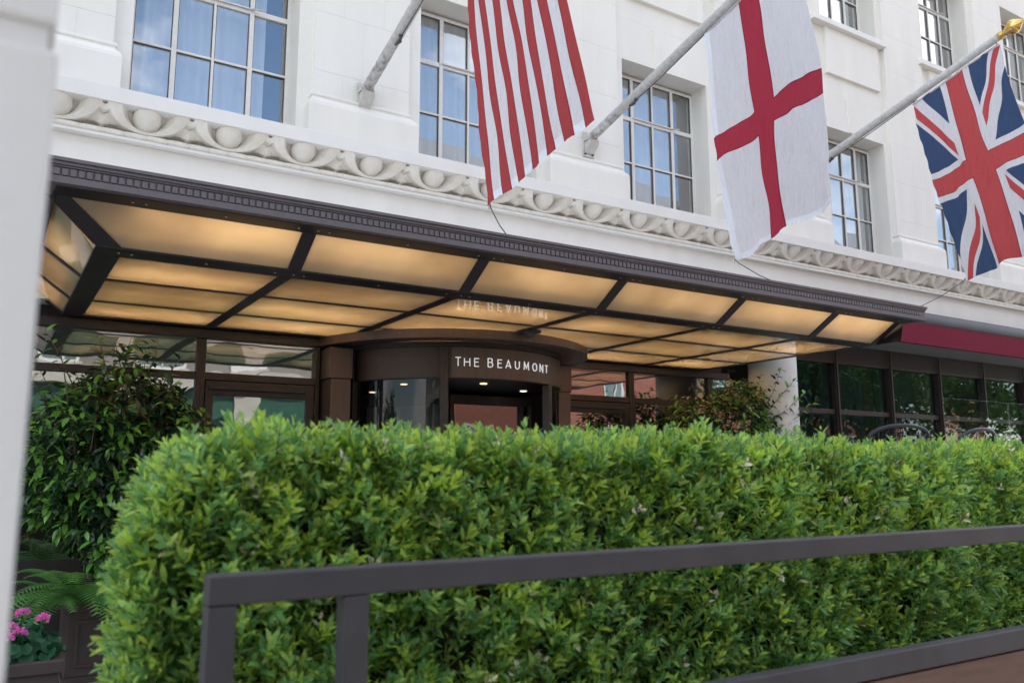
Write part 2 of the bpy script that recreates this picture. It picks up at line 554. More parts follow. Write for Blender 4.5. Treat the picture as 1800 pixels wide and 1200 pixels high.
def wall_mat():                   # stucco with the faint course joints of the render
    m = WALL.copy()
    m.name = 'white_stucco_coursed'
    n, l = nodes_of(m)
    t = n.new('ShaderNodeTexCoord')
    sp = n.new('ShaderNodeSeparateXYZ')
    a = n.new('ShaderNodeMath'); a.operation = 'SUBTRACT'; a.inputs[1].default_value = 5.985
    d = n.new('ShaderNodeMath'); d.operation = 'DIVIDE'; d.inputs[1].default_value = 0.71
    f = n.new('ShaderNodeMath'); f.operation = 'FRACT'
    g = n.new('ShaderNodeMath'); g.operation = 'GREATER_THAN'; g.inputs[1].default_value = 0.985
    bp = n.new('ShaderNodeBump'); bp.inputs['Strength'].default_value = 0.6; bp.inputs['Distance'].default_value = 0.006
    bp.invert = True
    l.new(t.outputs['Object'], sp.inputs[0]); l.new(sp.outputs['Z'], a.inputs[0]); l.new(a.outputs[0], d.inputs[0])
    l.new(d.outputs[0], f.inputs[0]); l.new(f.outputs[0], g.inputs[0]); l.new(g.outputs[0], bp.inputs['Height'])
    l.new(bp.outputs['Normal'], n['Principled BSDF'].inputs['Normal'])
    return m
WALLC = wall_mat()
wall = w.build('wall', WALLC, hotel)
# frieze below the cornice, lintel over the restaurant front
MB().box(X0, X1, 8.46, 9.3, 4.33, 4.751).build('frieze', WALL, hotel)
MB().box(X0, X1, 8.448, 8.4595, 4.372, 4.40).build('frieze_fillet', WALL, hotel)
MB().box(X0, 8.9, 8.62, 9.3, 3.2, 4.329).build('canopy_backing_wall', WALL, hotel)

# cornice ---------------------------------------------------------------
cor = MB()
cor.box(X0, X1, 8.25, 9.0, 5.06, 5.21)
cor.box(X0, X1, 8.37, 8.6, 4.752, 4.772).box(X0, X1, 8.395, 8.6, 4.7725, 4.792)
zb, zt = 4.862, 5.06
cor.hexa([(X0, 8.56, zb), (X1, 8.56, zb), (X1, 8.9, zb), (X0, 8.9, zb), (X0, 8.4214, zt), (X1, 8.4214, zt), (X1, 8.9, zt), (X0, 8.9, zt)], 1)
cor.box(X0, X1, 8.46, 8.6, 4.7925, 4.8615, 1)
cornice = cor.build('cornice', [LEDGE, STONE], hotel, bevel=0.006)
PER = 0.7735
H = 0.198
def shear(x, d, z):               # module coords: d = proud depth from the sloped back, z above the base of the egg zone
    return (x, 8.50 - 0.70 * z - d, zb + z)
# U-shaped band around each egg
bd = MB()
N = 28
rings = []
for i in range(N + 1):
    t = math.pi * i / N
    ci, si = math.cos(t), math.sin(t)
    def P(a, b, d):
        zz = H - b * si
        return shear(a * ci, d, max(zz, -0.004))
    rings.append([P(0.165, 0.130, -0.06), P(0.236, 0.180, 0.078), P(0.246, 0.186, 0.090), P(0.345, 0.2025, 0.090), P(0.354, 0.2035, 0.083), P(0.362, 0.2045, -0.06)])
for i in range(N):
    for k in range(5):
        bd.add([rings[i][k], rings[i][k + 1], rings[i + 1][k + 1], rings[i + 1][k]], [(0, 3, 2, 1)])
for sx in (-1, 1):
    q = [shear(sx * x, d, z) for d in (0.086, -0.06) for x, z in ((0.325, 0.150), (0.3866, 0.128), (0.3866, 0.176), (0.368, 0.181), (0.360, 0.2055), (0.325, 0.2055))]
    k = 6
    bd.add(q, [tuple(range(k)) if sx > 0 else tuple(range(k - 1, -1, -1))] + [(i, (i + 1) % k, k + (i + 1) % k, k + i) for i in range(k)])
band_me = bd.build('egg_band', STONE, None, merge=True)
eg = MB()
M1, M2 = 14, 16
vs = []
for i in range(M1 + 1):
    t = 0.805 * i / M1                          # 0 at the pointed foot, 1 where the egg meets the soffit
    zz = -0.014 + 0.262 * t
    rr = 0.130 * ((1 - abs((0.60 - t) / 0.60) ** 1.45) ** 0.78 if t < 0.60 else math.sqrt(1 - ((t - 0.60) / 0.58) ** 2))
    for k in range(M2 + 1):
        a = math.pi * k / M2
        vs.append(shear(rr * math.cos(a), rr * math.sin(a) * 0.98 - 0.03, zz))
fs = []
for i in range(M1):
    for k in range(M2):
        fs.append((i * (M2 + 1) + k, i * (M2 + 1) + k + 1, (i + 1) * (M2 + 1) + k + 1, (i + 1) * (M2 + 1) + k))
eg.add(vs, fs)
egg_me = eg.build('egg', STONE, None, smooth=True, merge=True)
dt = MB()                                       # leaf-shaped dart between two bands
out = [(0, -0.002), (-0.022, 0.030), (-0.062, 0.050), (-0.120, 0.052), (-0.080, 0.083), (-0.055, 0.112), (-0.046, 0.148), (-0.020, 0.128), (0, 0.122)]
out = [(x * 1.12, z * 1.05) for x, z in out]
out = out + [(-x, z) for x, z in reversed(out[1:-1])]
o2 = [shear(x, -0.06, z) for x, z in out] + [shear(x, 0.012, z) for x, z in out] + [shear(0, 0.050, 0.085), shear(0, 0.055, 0.03)]
k = len(out)
fs = [(i, (i + 1) % k, k + (i + 1) % k, k + i) for i in range(k)]
for i in range(k):
    fs.append((k + i, k + (i + 1) % k, 2 * k if 1 < i < k - 2 else 2 * k + 1))
fs += [(2 * k, k + 2, 2 * k + 1), (2 * k, 2 * k + 1, k + k - 2)]
dt.add(o2, fs)
dart_me = dt.build('dart', STONE, None, merge=True)
bb = MB()
prof = [(0.0, -0.087), (0.030, -0.084), (0.034, -0.065), (0.035, 0), (0.034, 0.065), (0.030, 0.084), (0.0, 0.087)]
for rr, px in ((None, 0),):
    vs = []
    n = 10
    for r, x in prof:
        for q in range(n):
            a = 2 * math.pi * q / n
            vs.append((x, 8.435 - r * math.cos(a), 4.827 + r * math.sin(a)))
    fs = [(i * n + q, i * n + (q + 1) % n, (i + 1) * n + (q + 1) % n, (i + 1) * n + q) for i in range(len(prof) - 1) for q in range(n)]
    bb.add(vs, fs)
bead_me = bb.build('bead', STONE, None, smooth=True)
rl = MB()
vs, n = [], 10
pr = [(0.0, -0.02), (0.033, -0.017), (0.035, -0.008), (0.028, -0.002), (0.028, 0.002), (0.035, 0.008), (0.033, 0.017), (0.0, 0.02)]
for r, x in pr:
    for q in range(n):
        a = 2 * math.pi * q / n
        vs.append((x - PER / 8, 8.436 - r * math.cos(a), 4.827 + r * math.sin(a)))
rl.add(vs, [(i * n + q, i * n + (q + 1) % n, (i + 1) * n + (q + 1) % n, (i + 1) * n + q) for i in range(len(pr) - 1) for q in range(n)])
reel_me = rl.build('reel', STONE, None, smooth=True)
mould = [band_me, egg_me, dart_me, bead_me, reel_me]
for o in mould:
    o.parent = cornice
EX0 = 1.843
first = {}
def put(o, name, x, used=set()):
    if name not in used:
        used.add(name)
        o.location.x = x
        return o
    c = o.copy()
    COL.objects.link(c)
    c.location.x = x
    return c
for i in range(-4, 25):
    x = EX0 + i * PER
    put(egg_me, 'egg', x)
    put(band_me, 'egg_band', x)
    put(dart_me, 'dart', x + PER / 2)
    for q in range(4):
        put(bead_me, 'bead', x + (q - 1.5) * PER / 4)
        put(reel_me, 'reel', x + (q - 1.5) * PER / 4)

# pilasters: stacked blocks on a flared plinth ----------------------------------
def loft(levels, m=0):            # levels: (z, xa, xb, yfront); back stays at YS
    mb = MB()
    for (z, a, b, y) in levels:
        mb.v += [(a, YS + 0.02, z), (a, y, z), (b, y, z), (b, YS + 0.02, z)]
    for i in range(len(levels) - 1):
        for k in range(4):
            mb.f.append((i * 4 + k, i * 4 + (k + 1) % 4, (i + 1) * 4 + (k + 1) % 4, (i + 1) * 4 + k))
            mb.m.append(m)
    return mb
joints = [5.80, 6.08, 6.79, 7.50, 8.21, 8.92, 9.63, 10.34, 11.05, 11.76, 12.47, 13.18]
for pi, (a, b) in enumerate(PILS):
    pl = loft([(5.205, a - 0.08, b + 0.08, 8.475), (5.62, a - 0.08, b + 0.08, 8.475), (5.66, a - 0.07, b + 0.07, 8.485), (5.73, a - 0.02, b + 0.02, 8.56),
               (5.752, a - 0.018, b + 0.018, 8.566), (5.757, a - 0.035, b + 0.035, 8.55), (5.79, a - 0.03, b + 0.03, 8.553), (5.80, a, b, 8.60)])
    pil = pl.build('pilaster', WALL, hotel, bevel=0.008)
    for k in range(len(joints) - 1):
        g = 0.0014
        mids = [a, (a + b) / 2, b] if k % 2 else [a, a + (b - a) * 0.29, b - (b - a) * 0.29, b]
        for q in range(len(mids) - 1):
            MB().box(mids[q] + (0.0003 if q else 0), mids[q + 1] - (0.0003 if q < len(mids) - 2 else 0), YP, YS + 0.02, joints[k] + g / 2, joints[k + 1] - g / 2).build('ashlar_block', WALL, pil, bevel=0.0016)
    MB().box(a, b, YP + 0.001, YS + 0.02, 13.19, TOP).build('pilaster_shaft', WALL, pil)

# windows -----------------------------------------------------------------
def window(a, b, za, zb_, bars, vent):
    fr = MB()
    t = 0.045
    fr.box(a, a + t, YF, YF + 0.06, za, zb_).box(b - t, b, YF, YF + 0.06, za, zb_)
    fr.box(a + t, b - t, YF, YF + 0.06, zb_ - t, zb_).box(a + t, b - t, YF, YF + 0.06, za, za + t)
    wd = fr.build('window', WHITEM, hotel, bevel=0.004)
    n = 4
    xsx = [a + t + (b - a - 2 * t) * i / n for i in range(n + 1)]
    zz = [za + t] + bars + [zb_ - t]
    for i in range(1, n):
        wdt = 0.026 if i in (1, 3) else 0.014
        MB().box(xsx[i] - wdt, xsx[i] + wdt, YF - 0.012, YF + 0.05, za + t, zb_ - t).build('mullion', WHITEM, wd, bevel=0.004)
    for j, z in enumerate(bars):
        hh = 0.030 if z == vent else 0.013
        for i in range(n):
            wl_ = 0.026 if i in (1, 3) else (0.014 if i == 2 else 0)
            wr_ = 0.026 if i + 1 in (1, 3) else (0.014 if i + 1 == 2 else 0)
            MB().box(xsx[i] + wl_, xsx[i + 1] - wr_, YF - 0.006, YF + 0.045, z - hh, z + hh).build('glazing_bar', WHITEM, wd, bevel=0.003)
    for i in range(n):
        for j in range(len(zz) - 1):
            y = YF + 0.022 + RNG.uniform(-0.0015, 0.0015)
            tx, tz = RNG.uniform(-0.003, 0.003, 2)
            x_, z_ = (xsx[i], xsx[i + 1]), (zz[j], zz[j + 1])
            MB().hexa([(x_[0], y - tx - tz, z_[0]), (x_[1], y + tx - tz, z_[0]), (x_[1], y + 0.006 + tx - tz, z_[0]), (x_[0], y + 0.006 - tx - tz, z_[0]),
                       (x_[0], y - tx + tz, z_[1]), (x_[1], y + tx + tz, z_[1]), (x_[1], y + 0.006 + tx + tz, z_[1]), (x_[0], y + 0.006 - tx + tz, z_[1])]).build('pane', GLASS_UP, wd)
    sl_ = MB()
    for i in range(n):
        for j in range(len(zz) - 1):
            xa, xb_ = xsx[i] + (0.014 if i == 2 else 0.026 if i else 0.0), xsx[i + 1] - (0.014 if i + 1 == 2 else 0.026 if i + 1 < n else 0.0)
            za_, zc_ = zz[j] + (0.013 if j else 0), zz[j + 1] - (0.013 if j < len(zz) - 2 else 0)
            sl_.box(xa, xa + 0.008, YF + 0.004, YF + 0.018, za_, zc_).box(xb_ - 0.008, xb_, YF + 0.004, YF + 0.018, za_, zc_)
            sl_.box(xa + 0.008, xb_ - 0.008, YF + 0.004, YF + 0.018, zc_ - 0.009, zc_)
    sl_.build('glazing_seal', SEAL, wd)['kind'] = 'stuff'
    # stay on the vent rail
    st = MB().tube([(xsx[3] - 0.0, YF - 0.02, vent + 0.02), (xsx[3] + 0.01, YF - 0.07, vent + 0.0), (xsx[3] + 0.09, YF - 0.075, vent + 0.01)], 0.012, 6)
    st.box(xsx[1], xsx[3], YF - 0.030, YF - 0.007, vent + 0.012, vent + 0.028)
    st.build('casement_stay', STEEL, wd)
    return wd
for ci, (a, b) in enumerate(COLS):
    window(a, b, 5.215, 7.44, [6.09, 6.77], 6.77)
    window(a, b, 9.42, 11.57, [9.66, 10.33, 10.99], 10.99)
    cxm = (a + b) / 2
    # second floor sill, raised apron panel, keystone
    sl = MB().box(a - 0.31, b + 0.085, 8.53, YF + 0.02, 9.31, 9.412)
    sl.build('window_sill', LEDGE, hotel, bevel=0.008)
    MB().box(a + 0.08, b - 0.06, 8.62, YS + 0.02, 8.45, 9.309).build('apron_panel', WALL, hotel, bevel=0.006)
    MB().hexa([(cxm - 0.19, 8.655, 7.482), (cxm - 0.11, 8.655, 7.482), (cxm - 0.11, 8.69, 7.482), (cxm - 0.19, 8.69, 7.482),
               (cxm - 0.24, 8.65, 8.09), (cxm - 0.13, 8.65, 8.09), (cxm - 0.13, 8.69, 8.09), (cxm - 0.24, 8.69, 8.09)]).build('keystone', WALL, hotel, bevel=0.006)
# rooms behind the windows
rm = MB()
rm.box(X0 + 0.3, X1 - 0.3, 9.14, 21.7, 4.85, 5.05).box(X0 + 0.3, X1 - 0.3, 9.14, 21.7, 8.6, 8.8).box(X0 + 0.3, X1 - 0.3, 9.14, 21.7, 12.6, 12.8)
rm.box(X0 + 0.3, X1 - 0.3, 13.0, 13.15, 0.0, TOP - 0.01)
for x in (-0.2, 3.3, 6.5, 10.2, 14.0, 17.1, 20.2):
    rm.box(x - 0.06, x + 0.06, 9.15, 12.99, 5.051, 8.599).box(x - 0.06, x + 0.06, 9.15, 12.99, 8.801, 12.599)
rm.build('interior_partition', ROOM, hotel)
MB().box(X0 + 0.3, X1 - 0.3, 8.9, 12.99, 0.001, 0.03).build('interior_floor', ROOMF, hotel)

# ground floor glazing left and right of the entrance -----------------------------------
MB().box(-3.0, 9.25, 8.79, 8.93, 2.985, 3.075).build('head_beam', BRONZE, hotel, bevel=0.006)
MB().box(-3.0, 9.25, 8.93, 9.3, 2.985, 3.6).build('head_panel', DARKP, hotel)
def bay(a, b, door, flip=False):
    fr = MB()
    fr.box(a, a + 0.045, 8.82, 8.92, 0, 2.985).box(b - 0.045, b, 8.82, 8.92, 0, 2.985)
    fr.box(a + 0.045, b - 0.045, 8.825, 8.915, 2.565, 2.64)
    f = fr.build('window', BRONZE, hotel, bevel=0.005)
    MB().box(a + 0.045, b - 0.045, 8.86, 8.868, 2.64, 2.985).build('pane', GLASS_GF, f)
    if door:
        d = MB()
        d.box(a + 0.055, a + 0.135, 8.815, 8.89, 0.02, 2.555).box(b - 0.135, b - 0.055, 8.815, 8.89, 0.02, 2.555)
        d.box(a + 0.135, b - 0.135, 8.815, 8.89, 2.41, 2.555).box(a + 0.135, b - 0.135, 8.815, 8.89, 0.02, 0.3)
        dd = d.build('door', BRONZE, hotel, bevel=0.006)
        MB().box(a + 0.135, b - 0.135, 8.85, 8.858, 0.3, 2.41).build('pane', GLASS_GF, dd)
        MB().box(a + 0.08, b - 0.16, 8.775, 8.814, 2.465, 2.50).build('door_closer', BLACKF, dd, bevel=0.006)
        for z in (0.4, 2.25):
            MB().box(b - 0.06, b - 0.02, 8.80, 8.8145, z, z + 0.11).build('hinge', BRONZE, dd, bevel=0.004)
    else:
        MB().box(a + 0.045, b - 0.045, 8.86, 8.868, 0.85, 2.565).build('pane', GLASS_GF, f)
        MB().box(a + 0.045, b - 0.045, 8.83, 8.91, 0.0, 0.85).build('bottom_rail', DARKP, f)  # dark panel added over the lower glass, in place of its unlit look
bay(-1.3, 0.25, False)
bay(0.25, 1.78, False)
bay(1.78, 3.02, True)
bay(6.22, 7.42, True)
bay(7.42, 8.90, False)
bay(8.90, 10.3, False)
for a, b in ((3.02, 3.30), (5.98, 6.22)):
    p = MB().box(a + 0.02, b, 8.56, 8.95, 2.63, 2.96).box(a + 0.045, b - 0.012, 8.575, 8.95, 0, 2.628)
    p.build('entrance_pier', BRONZE_L, hotel, bevel=0.006)
# restaurant front on the right
MX = [10.28 + 1.452 * i for i in range(-0, 10)]
MB().box(9.2, X1, 8.80, 8.93, 3.40, 3.712).build('restaurant_head_panel', DARKP, hotel, bevel=0.005)
for i, x in enumerate(MX[:-1]):
    xa, xb_ = x + 0.048, MX[i + 1] - 0.048
    f = MB().box(xa, xb_, 8.81, 8.91, 2.565, 2.645).build('restaurant_window', BRONZE, hotel, bevel=0.005)
    MB().box(xa, xb_, 8.82, 8.91, 0.0, 0.25).build('stall_riser', BRONZE, f, bevel=0.005)
    MB().box(xa, xb_, 8.795, 8.80, 3.40, 3.44).build('head_trim', BRONZE, f)
    MB().box(xa, xb_, 8.86, 8.868, 2.645, 3.40).build('pane', GLASS_DK, f)
    MB().box(xa, xb_, 8.86, 8.868, 0.25, 2.565).build('pane', GLASS_DK, f)
    mu = MB().box(x - 0.047, x + 0.047, 8.775, 8.92, 0, 3.40).box(x - 0.02, x + 0.02, 8.755, 8.7748, 0, 3.70)
    mu.build('mullion', BRONZE, f, bevel=0.005)
MB().box(9.2, X1, 8.02, 8.79, 3.713, 3.80).build('soffit', SOFF, hotel)
MB().box(9.2, X1, 8.60, 8.79, 3.801, 4.325).build('lintel', WALL, hotel)
MB().lathe([(0.35, 0), (0.35, 0.06), (0.325, 0.10), (0.325, 3.2), (0.325, 3.712)], 48).build('column', COLM, hotel, smooth=True, loc=(9.17, 7.90, 0))

# curtains in the rooms: a sheet hanging in folds
def curtain(a, b, y, z0, z1, amp, wl_, m, name, label, group, seed):
    r = random.Random(seed)
    n = int((b - a) / wl_ * 9)
    ph = r.uniform(0, 6)
    mb = MB()
    row = []
    for i in range(n + 1):
        x = a + (b - a) * i / n
        q = 2 * math.pi * (x - a) / wl_ + ph + 0.8 * math.sin(3.1 * x + ph)
        row.append((x + 0.01 * math.sin(q * 0.5), y + amp * math.sin(q) * (0.6 + 0.4 * math.sin(1.7 * x + seed))))
    for i in range(n):
        mb.add([(*row[i], z0), (*row[i + 1], z0), (*row[i + 1], z1), (*row[i], z1)], [(0, 1, 2, 3)])
    o = mb.build(name, m, None, smooth=True, merge=True)
    return tag(o, label, 'curtain', group)
CLAB = ['pale sheer curtain in the first floor window left of the white pier', 'pale sheer curtain in the first floor window left of the left flagpole bracket',
        'pale sheer curtain in the first floor window behind the striped flag', 'pale sheer curtain in the first floor window behind the middle flagpole',
        'pale sheer curtain in the first floor window right of the red cross flag', 'pale sheer curtain in the first floor window behind the blue cross flag',
        'pale sheer curtain in the last first floor window but one on the right', 'pale sheer curtain in the rightmost first floor window']
for i, (a, b) in enumerate(COLS[:8]):
    if i == 0:
        continue
    curtain(a + 0.02, b - (0.22 if i < 4 else 0.02), 9.22, 5.06, 7.62, 0.085, 0.2, SHEER, 'sheer_curtain', CLAB[i], 'sheer curtains in the upper windows', i)
for i in (4, 5, 6):
    a, b = COLS[i]
    lab = ['pale curtain in the second floor window above the panel beside the red cross flag', 'pale curtain in the second floor window above the right flagpole',
           'pale curtain in the second floor window behind the gilt finial'][i - 4]
    curtain(a + 0.02, b - 0.02, 9.22, 8.82, 11.9, 0.035, 0.2, SHEER, 'sheer_curtain', lab, 'sheer curtains in the upper windows', 20 + i)
TL = ['dark teal curtain behind the restaurant window next to the white column', 'dark teal curtain behind the second restaurant window from the white column',
      'dark teal curtain behind the third restaurant window from the white column']
for i in range(3):
    curtain(MX[i] + 0.1, MX[i + 1] - 0.1, 9.25, 0.05, 3.45, 0.05, 0.24, TEAL, 'teal_curtain', TL[i], 'teal restaurant curtains', 40 + i)

# ------------------------------------------------------------------ entrance canopy
can = thing('entrance_canopy', 'dark brown entrance canopy with dentil fascia and glowing amber glass ceiling', 'canopy', (4.5, 7.1, 3.1))
FX0, FX1 = 0.17, 8.85
fb = MB()
fb.box(FX0, FX1, 5.400, 5.46, 3.300, 3.338).box(FX0, FX1, 5.408, 5.46, 3.3385, 3.345).box(FX0, FX1, 5.420, 5.46, 3.3455, 3.400)
fb.box(FX0, FX1, 5.408, 5.46, 3.4005, 3.412).box(FX0, FX1, 5.398, 5.46, 3.4125, 3.432).box(FX0 - 0.01, FX1 + 0.01, 5.386, 5.46, 3.4325, 3.455)
# returns along both ends
for sx, x in ((-1, FX0), (1, FX1)):
    xa, xb_ = (x, x + 0.05) if sx < 0 else (x - 0.05, x)
    fb.box(xa, xb_, 5.4605, 8.6, 3.300, 3.455)
fascia = fb.build('fascia', FASC, can, bevel=0.002)
dn = MB().box(-0.0165, 0.0165, 5.4065, 5.4205, 3.3505, 3.394)
d0 = dn.build('dentil', FASC, None, bevel=0.002)
d0.parent = fascia
nd = int((FX1 - FX0 - 0.08) / 0.0437)
for i in range(nd):
    x = FX0 + 0.05 + i * 0.0437
    if i == 0:
        d0.location.x = x
        continue
    c = d0.copy()
    COL.objects.link(c)
    c.location.x = x
for q in (1.25, 3.3, 5.45, 7.2):
    MB().box(q - 0.0008, q + 0.0008, 5.3994, 5.402, 3.303, 3.337).build('fascia_joint', BLACKF, fascia)
# roof deck with white lining
MB().box(FX0 + 0.051, FX1 - 0.051, 5.461, 8.61, 3.425, 3.44).build('roof_deck', LEDGE, can)
ZB = 3.092
def beam(mb, name='beam'):
    return mb.build(name, BLACKF, can, bevel=0.004)
YB0, YB1 = 5.99, 6.22
beam(MB().box(0.50, 8.745, YB0, YB1, ZB, 3.20))
beam(MB().box(0.50, 0.675, YB1 + 0.001, 8.785, ZB - 0.004, 3.20))
beam(MB().box(8.645, 8.745, YB1 + 0.001, 8.785, ZB - 0.002, 3.20))
beam(MB().box(0.676, 8.644, 8.715, 8.784, ZB - 0.01, 3.20))
SX = [1.83, 3.265, 4.69, 6.20, 7.62]
for x in SX:
    beam(MB().box(x - 0.05, x + 0.05, YB1 + 0.001, 8.714, ZB - 0.003, 3.18))
GX = [(0.676, SX[0] - 0.05)] + [(SX[i] + 0.05, SX[i + 1] - 0.05) for i in range(4)] + [(SX[4] + 0.05, 8.644)]
GY = [(6.221, 6.972), (7.042, 7.912), (7.982, 8.714)]
for (a, b) in GX:
    for y in (7.007, 7.947):
        beam(MB().box(a, b, y - 0.034, y + 0.034, ZB + 0.001, 3.16), 'cross_bar')
    for (c, d) in GY:
        y_ = 0.0
        MB().box(a - 0.004, b + 0.004, c - 0.004, d + 0.004, 3.0955, 3.1035).build('glass_panel', FROST, can)
# sloped front apron
YA, ZA = 5.655, 3.30
beam(MB().box(0.225, 8.80, 5.461, YA, ZA - 0.004, ZA + 0.03))
def slope(xa, xb_, y0, z0, y1, z1, t=0.03, off=0.0):    # plate from (y0,z0) up to (y1,z1)
    return [(xa, y1, z1 + off), (xb_, y1, z1 + off), (xb_, y0, z0 + off), (xa, y0, z0 + off), (xa, y1, z1 + off + t), (xb_, y1, z1 + off + t), (xb_, y0, z0 + off + t), (xa, y0, z0 + off + t)]
for x in SX:
    beam(MB().hexa(slope(x - 0.05, x + 0.05, YB0 - 0.001, ZB + 0.002, YA + 0.001, ZA - 0.002)))
beam(MB().hexa(slope(8.66, 8.745, YB0 - 0.001, ZB + 0.002, YA + 0.001, ZA - 0.002)))
beam(MB().hexa([(0.17, 5.655, 3.302), (0.30, 5.655, 3.302), (0.66, 5.989, 3.102), (0.49, 5.989, 3.102), (0.17, 5.655, 3.33), (0.30, 5.655, 3.33), (0.66, 5.989, 3.14), (0.49, 5.989, 3.14)]))
AX = [(None, SX[0] - 0.05)] + GX[1:5] + [(SX[4] + 0.05, 8.66)]
for i, (a, b) in enumerate(AX):
    if i == 0:
        p = [(0.29, YA, ZA), (b + 0.004, YA, ZA), (b + 0.004, YB0, ZB), (0.62, YB0, ZB)]
        mb = MB().hexa([(x, y, z + 0.014) for x, y, z in p] + [(x, y, z + 0.021) for x, y, z in p])
    else:
        mb = MB().hexa(slope(a - 0.004, b + 0.004, YB0, ZB, YA, ZA, 0.007, 0.014))
    mb.build('glass_panel', FROST, can)
# sloped end apron on the left and the narrow one on the right
def side(xa, xb_, y0, y1, t, off, y0b=None):    # wound so that the underside faces the street
    za, zb2 = ZB, 3.285
    p = [(xb_, y0b if y0b is not None else y0, zb2), (xa, y0, za), (xa, y1, za), (xb_, y1, zb2)]
    return MB().hexa([(x, y, z + off) for x, y, z in p] + [(x, y, z + off + t) for x, y, z in p])
side(0.50, 0.235, 6.14, 6.972, 0.007, 0.014, 5.72).build('glass_panel', FROST, can)
side(0.50, 0.235, 7.042, 7.912, 0.007, 0.014).build('glass_panel', FROST, can)
side(0.50, 0.235, 7.982, 8.70, 0.007, 0.014).build('glass_panel', FROST, can)
for y in (7.007, 7.947):
    beam(side(0.499, 0.235, y - 0.033, y + 0.033, 0.03, 0.002), 'cross_bar')
beam(side(0.499, 0.235, 8.701, 8.78, 0.03, 0.0), 'cross_bar')
beam(MB().box(0.222, 0.2345, 5.66, 8.6, 3.27, 3.32))
beam(MB().hexa([(8.746, 5.66, ZB), (8.80, 5.66, 3.29), (8.80, 8.6, 3.29), (8.746, 8.6, ZB), (8.746, 5.66, ZB + 0.02), (8.80, 5.66, 3.31), (8.80, 8.6, 3.31), (8.746, 8.6, ZB + 0.02)]))
# bright screw heads on the black beams
sc = MB()
for i, (a, b) in enumerate(GX):
    for x in (a - 0.02, a + 0.06, (a + b) / 2, b - 0.06):
        sc.lathe([(0.0, -0.004), (0.007, -0.003), (0.008, 0.0)], 8, 0, (x, 6.10, ZB - 0.0005))
        sc.lathe([(0.0, -0.004), (0.007, -0.003), (0.008, 0.0)], 8, 0, (x, 5.56, ZA - 0.0045))
sc.build('screws', STEEL, can)['kind'] = 'stuff'
# warm tubes and bulbs hidden above the glass
def lamp(kind, x, y, z, e, sx=0.1, sy=0.1):
    L = bpy.data.lights.new('canopy_lamp', kind)
    L.energy = e
    L.color = (1.0, 0.745, 0.49)
    if kind == 'AREA':
        L.shape = 'RECTANGLE'
        L.size, L.size_y = sx, sy
    else:
        L.shadow_soft_size = 0.04
    o = bpy.data.objects.new('canopy_lamp', L)
    COL.objects.link(o)
    o.location = (x, y, z)
    o.parent = can
    o.matrix_parent_inverse = PINV[can.name]
LE = 1.3
LO = 0.31
for i, (a, b) in enumerate(GX):
    for k, (c, d) in enumerate(GY):
        e = (5.2, 5.0, 6.6)[k] * (0.5 if (i, k) in ((1, 0), (0, 1)) else random.uniform(0.78, 1.15))
        lamp('AREA', (a + b) / 2, (c + d) / 2 + 0.1, 3.41, e * LE, (b - a) * 0.9, 0.45)
    lamp('AREA', (a + b) / 2, 5.80, 3.41, 5.0 * LO, (b - a) * 0.95, 0.2)
for i in range(16):
    if i % 5 != 3:
        lamp('POINT', 0.75 + i * 0.52, 5.93, 3.23, 0.14 * LO)
for y in (6.6, 7.5, 8.3):
    lamp('AREA', 0.40, y, 3.40, 2.6 * LO, 0.2, 0.7)

# dome security camera under the canopy
dc = thing('security_camera', 'small black dome camera under the canopy bar above the revolving door', 'camera', (4.72, 7.22, 3.09))
MB().box(4.62, 4.82, 7.16, 7.32, 3.06, 3.096).build('mount', BLACKF, dc, bevel=0.008)
MB().lathe([(0.0, -0.05), (0.03, -0.045), (0.055, -0.02), (0.06, 0.0)], 16, 0, (4.72, 7.24, 3.059)).build('dome', DARKST, dc, smooth=True)

# ------------------------------------------------------------------ revolving door
RC = (4.70, 9.07)
rv = thing('revolving_door', 'round bronze revolving door drum lettered THE BEAUMONT under a disc hood', 'revolving door', (RC[0], RC[1], 0))
D = math.radians
c3 = (RC[0], RC[1], 0)
MB().lathe([(1.42, 3.005), (1.66, 3.005), (1.672, 2.993), (1.71, 2.987), (1.722, 2.993), (1.722, 3.080), (1.70, 3.082), (1.70, 3.0905), (1.0, 3.0905)], 72, 0, c3, D(-92), D(92)).build('hood', BRONZE_L, rv, smooth=False, bevel=0.0)
MB().lathe([(1.32, 2.615), (1.38, 2.615), (1.38, 2.95), (1.395, 2.955), (1.395, 2.972), (1.42, 2.976), (1.42, 3.003), (1.26, 3.003)], 64, 0, c3, D(-78), D(78)).build('drum_header', BRONZE, rv, smooth=False)
sp = MB().lathe([(1.381, 2.622), (1.392, 2.622), (1.392, 2.944), (1.381, 2.944)], 40, 0, c3, D(-25.2), D(56)).build('sign_panel', BRONZE_L, rv, smooth=False)
MB().lathe([(1.381, 2.622), (1.389, 2.622), (1.389, 2.944), (1.381, 2.944)], 32, 0, c3, D(-73), D(-31.0)).build('header_panel', BRONZE, rv)
MB().lathe([(1.381, 2.622), (1.389, 2.622), (1.389, 2.944), (1.381, 2.944)], 16, 0, c3, D(56.3), D(73)).build('header_panel', BRONZE, rv)
def post(ang, w_, d0_, d1_, z0, z1, m=BRONZE):
    mb = MB().box(-w_ / 2, w_ / 2, -d1_, -d0_, z0, z1)
    R_ = Matrix.Rotation(D(ang), 3, 'Z')
    mb.v = [tuple(R_ @ Vector(p) + Vector(c3)) for p in mb.v]
    return mb.build('post', m, rv, bevel=0.006)
for ang in (-28.2, 30.5):
    post(ang, 0.085, 1.315, 1.402, 0.0, 2.95 if ang < 0 else 2.613)
for ang in (-76, 76):
    post(ang, 0.12, 1.31, 1.405, 0.0, 2.95)
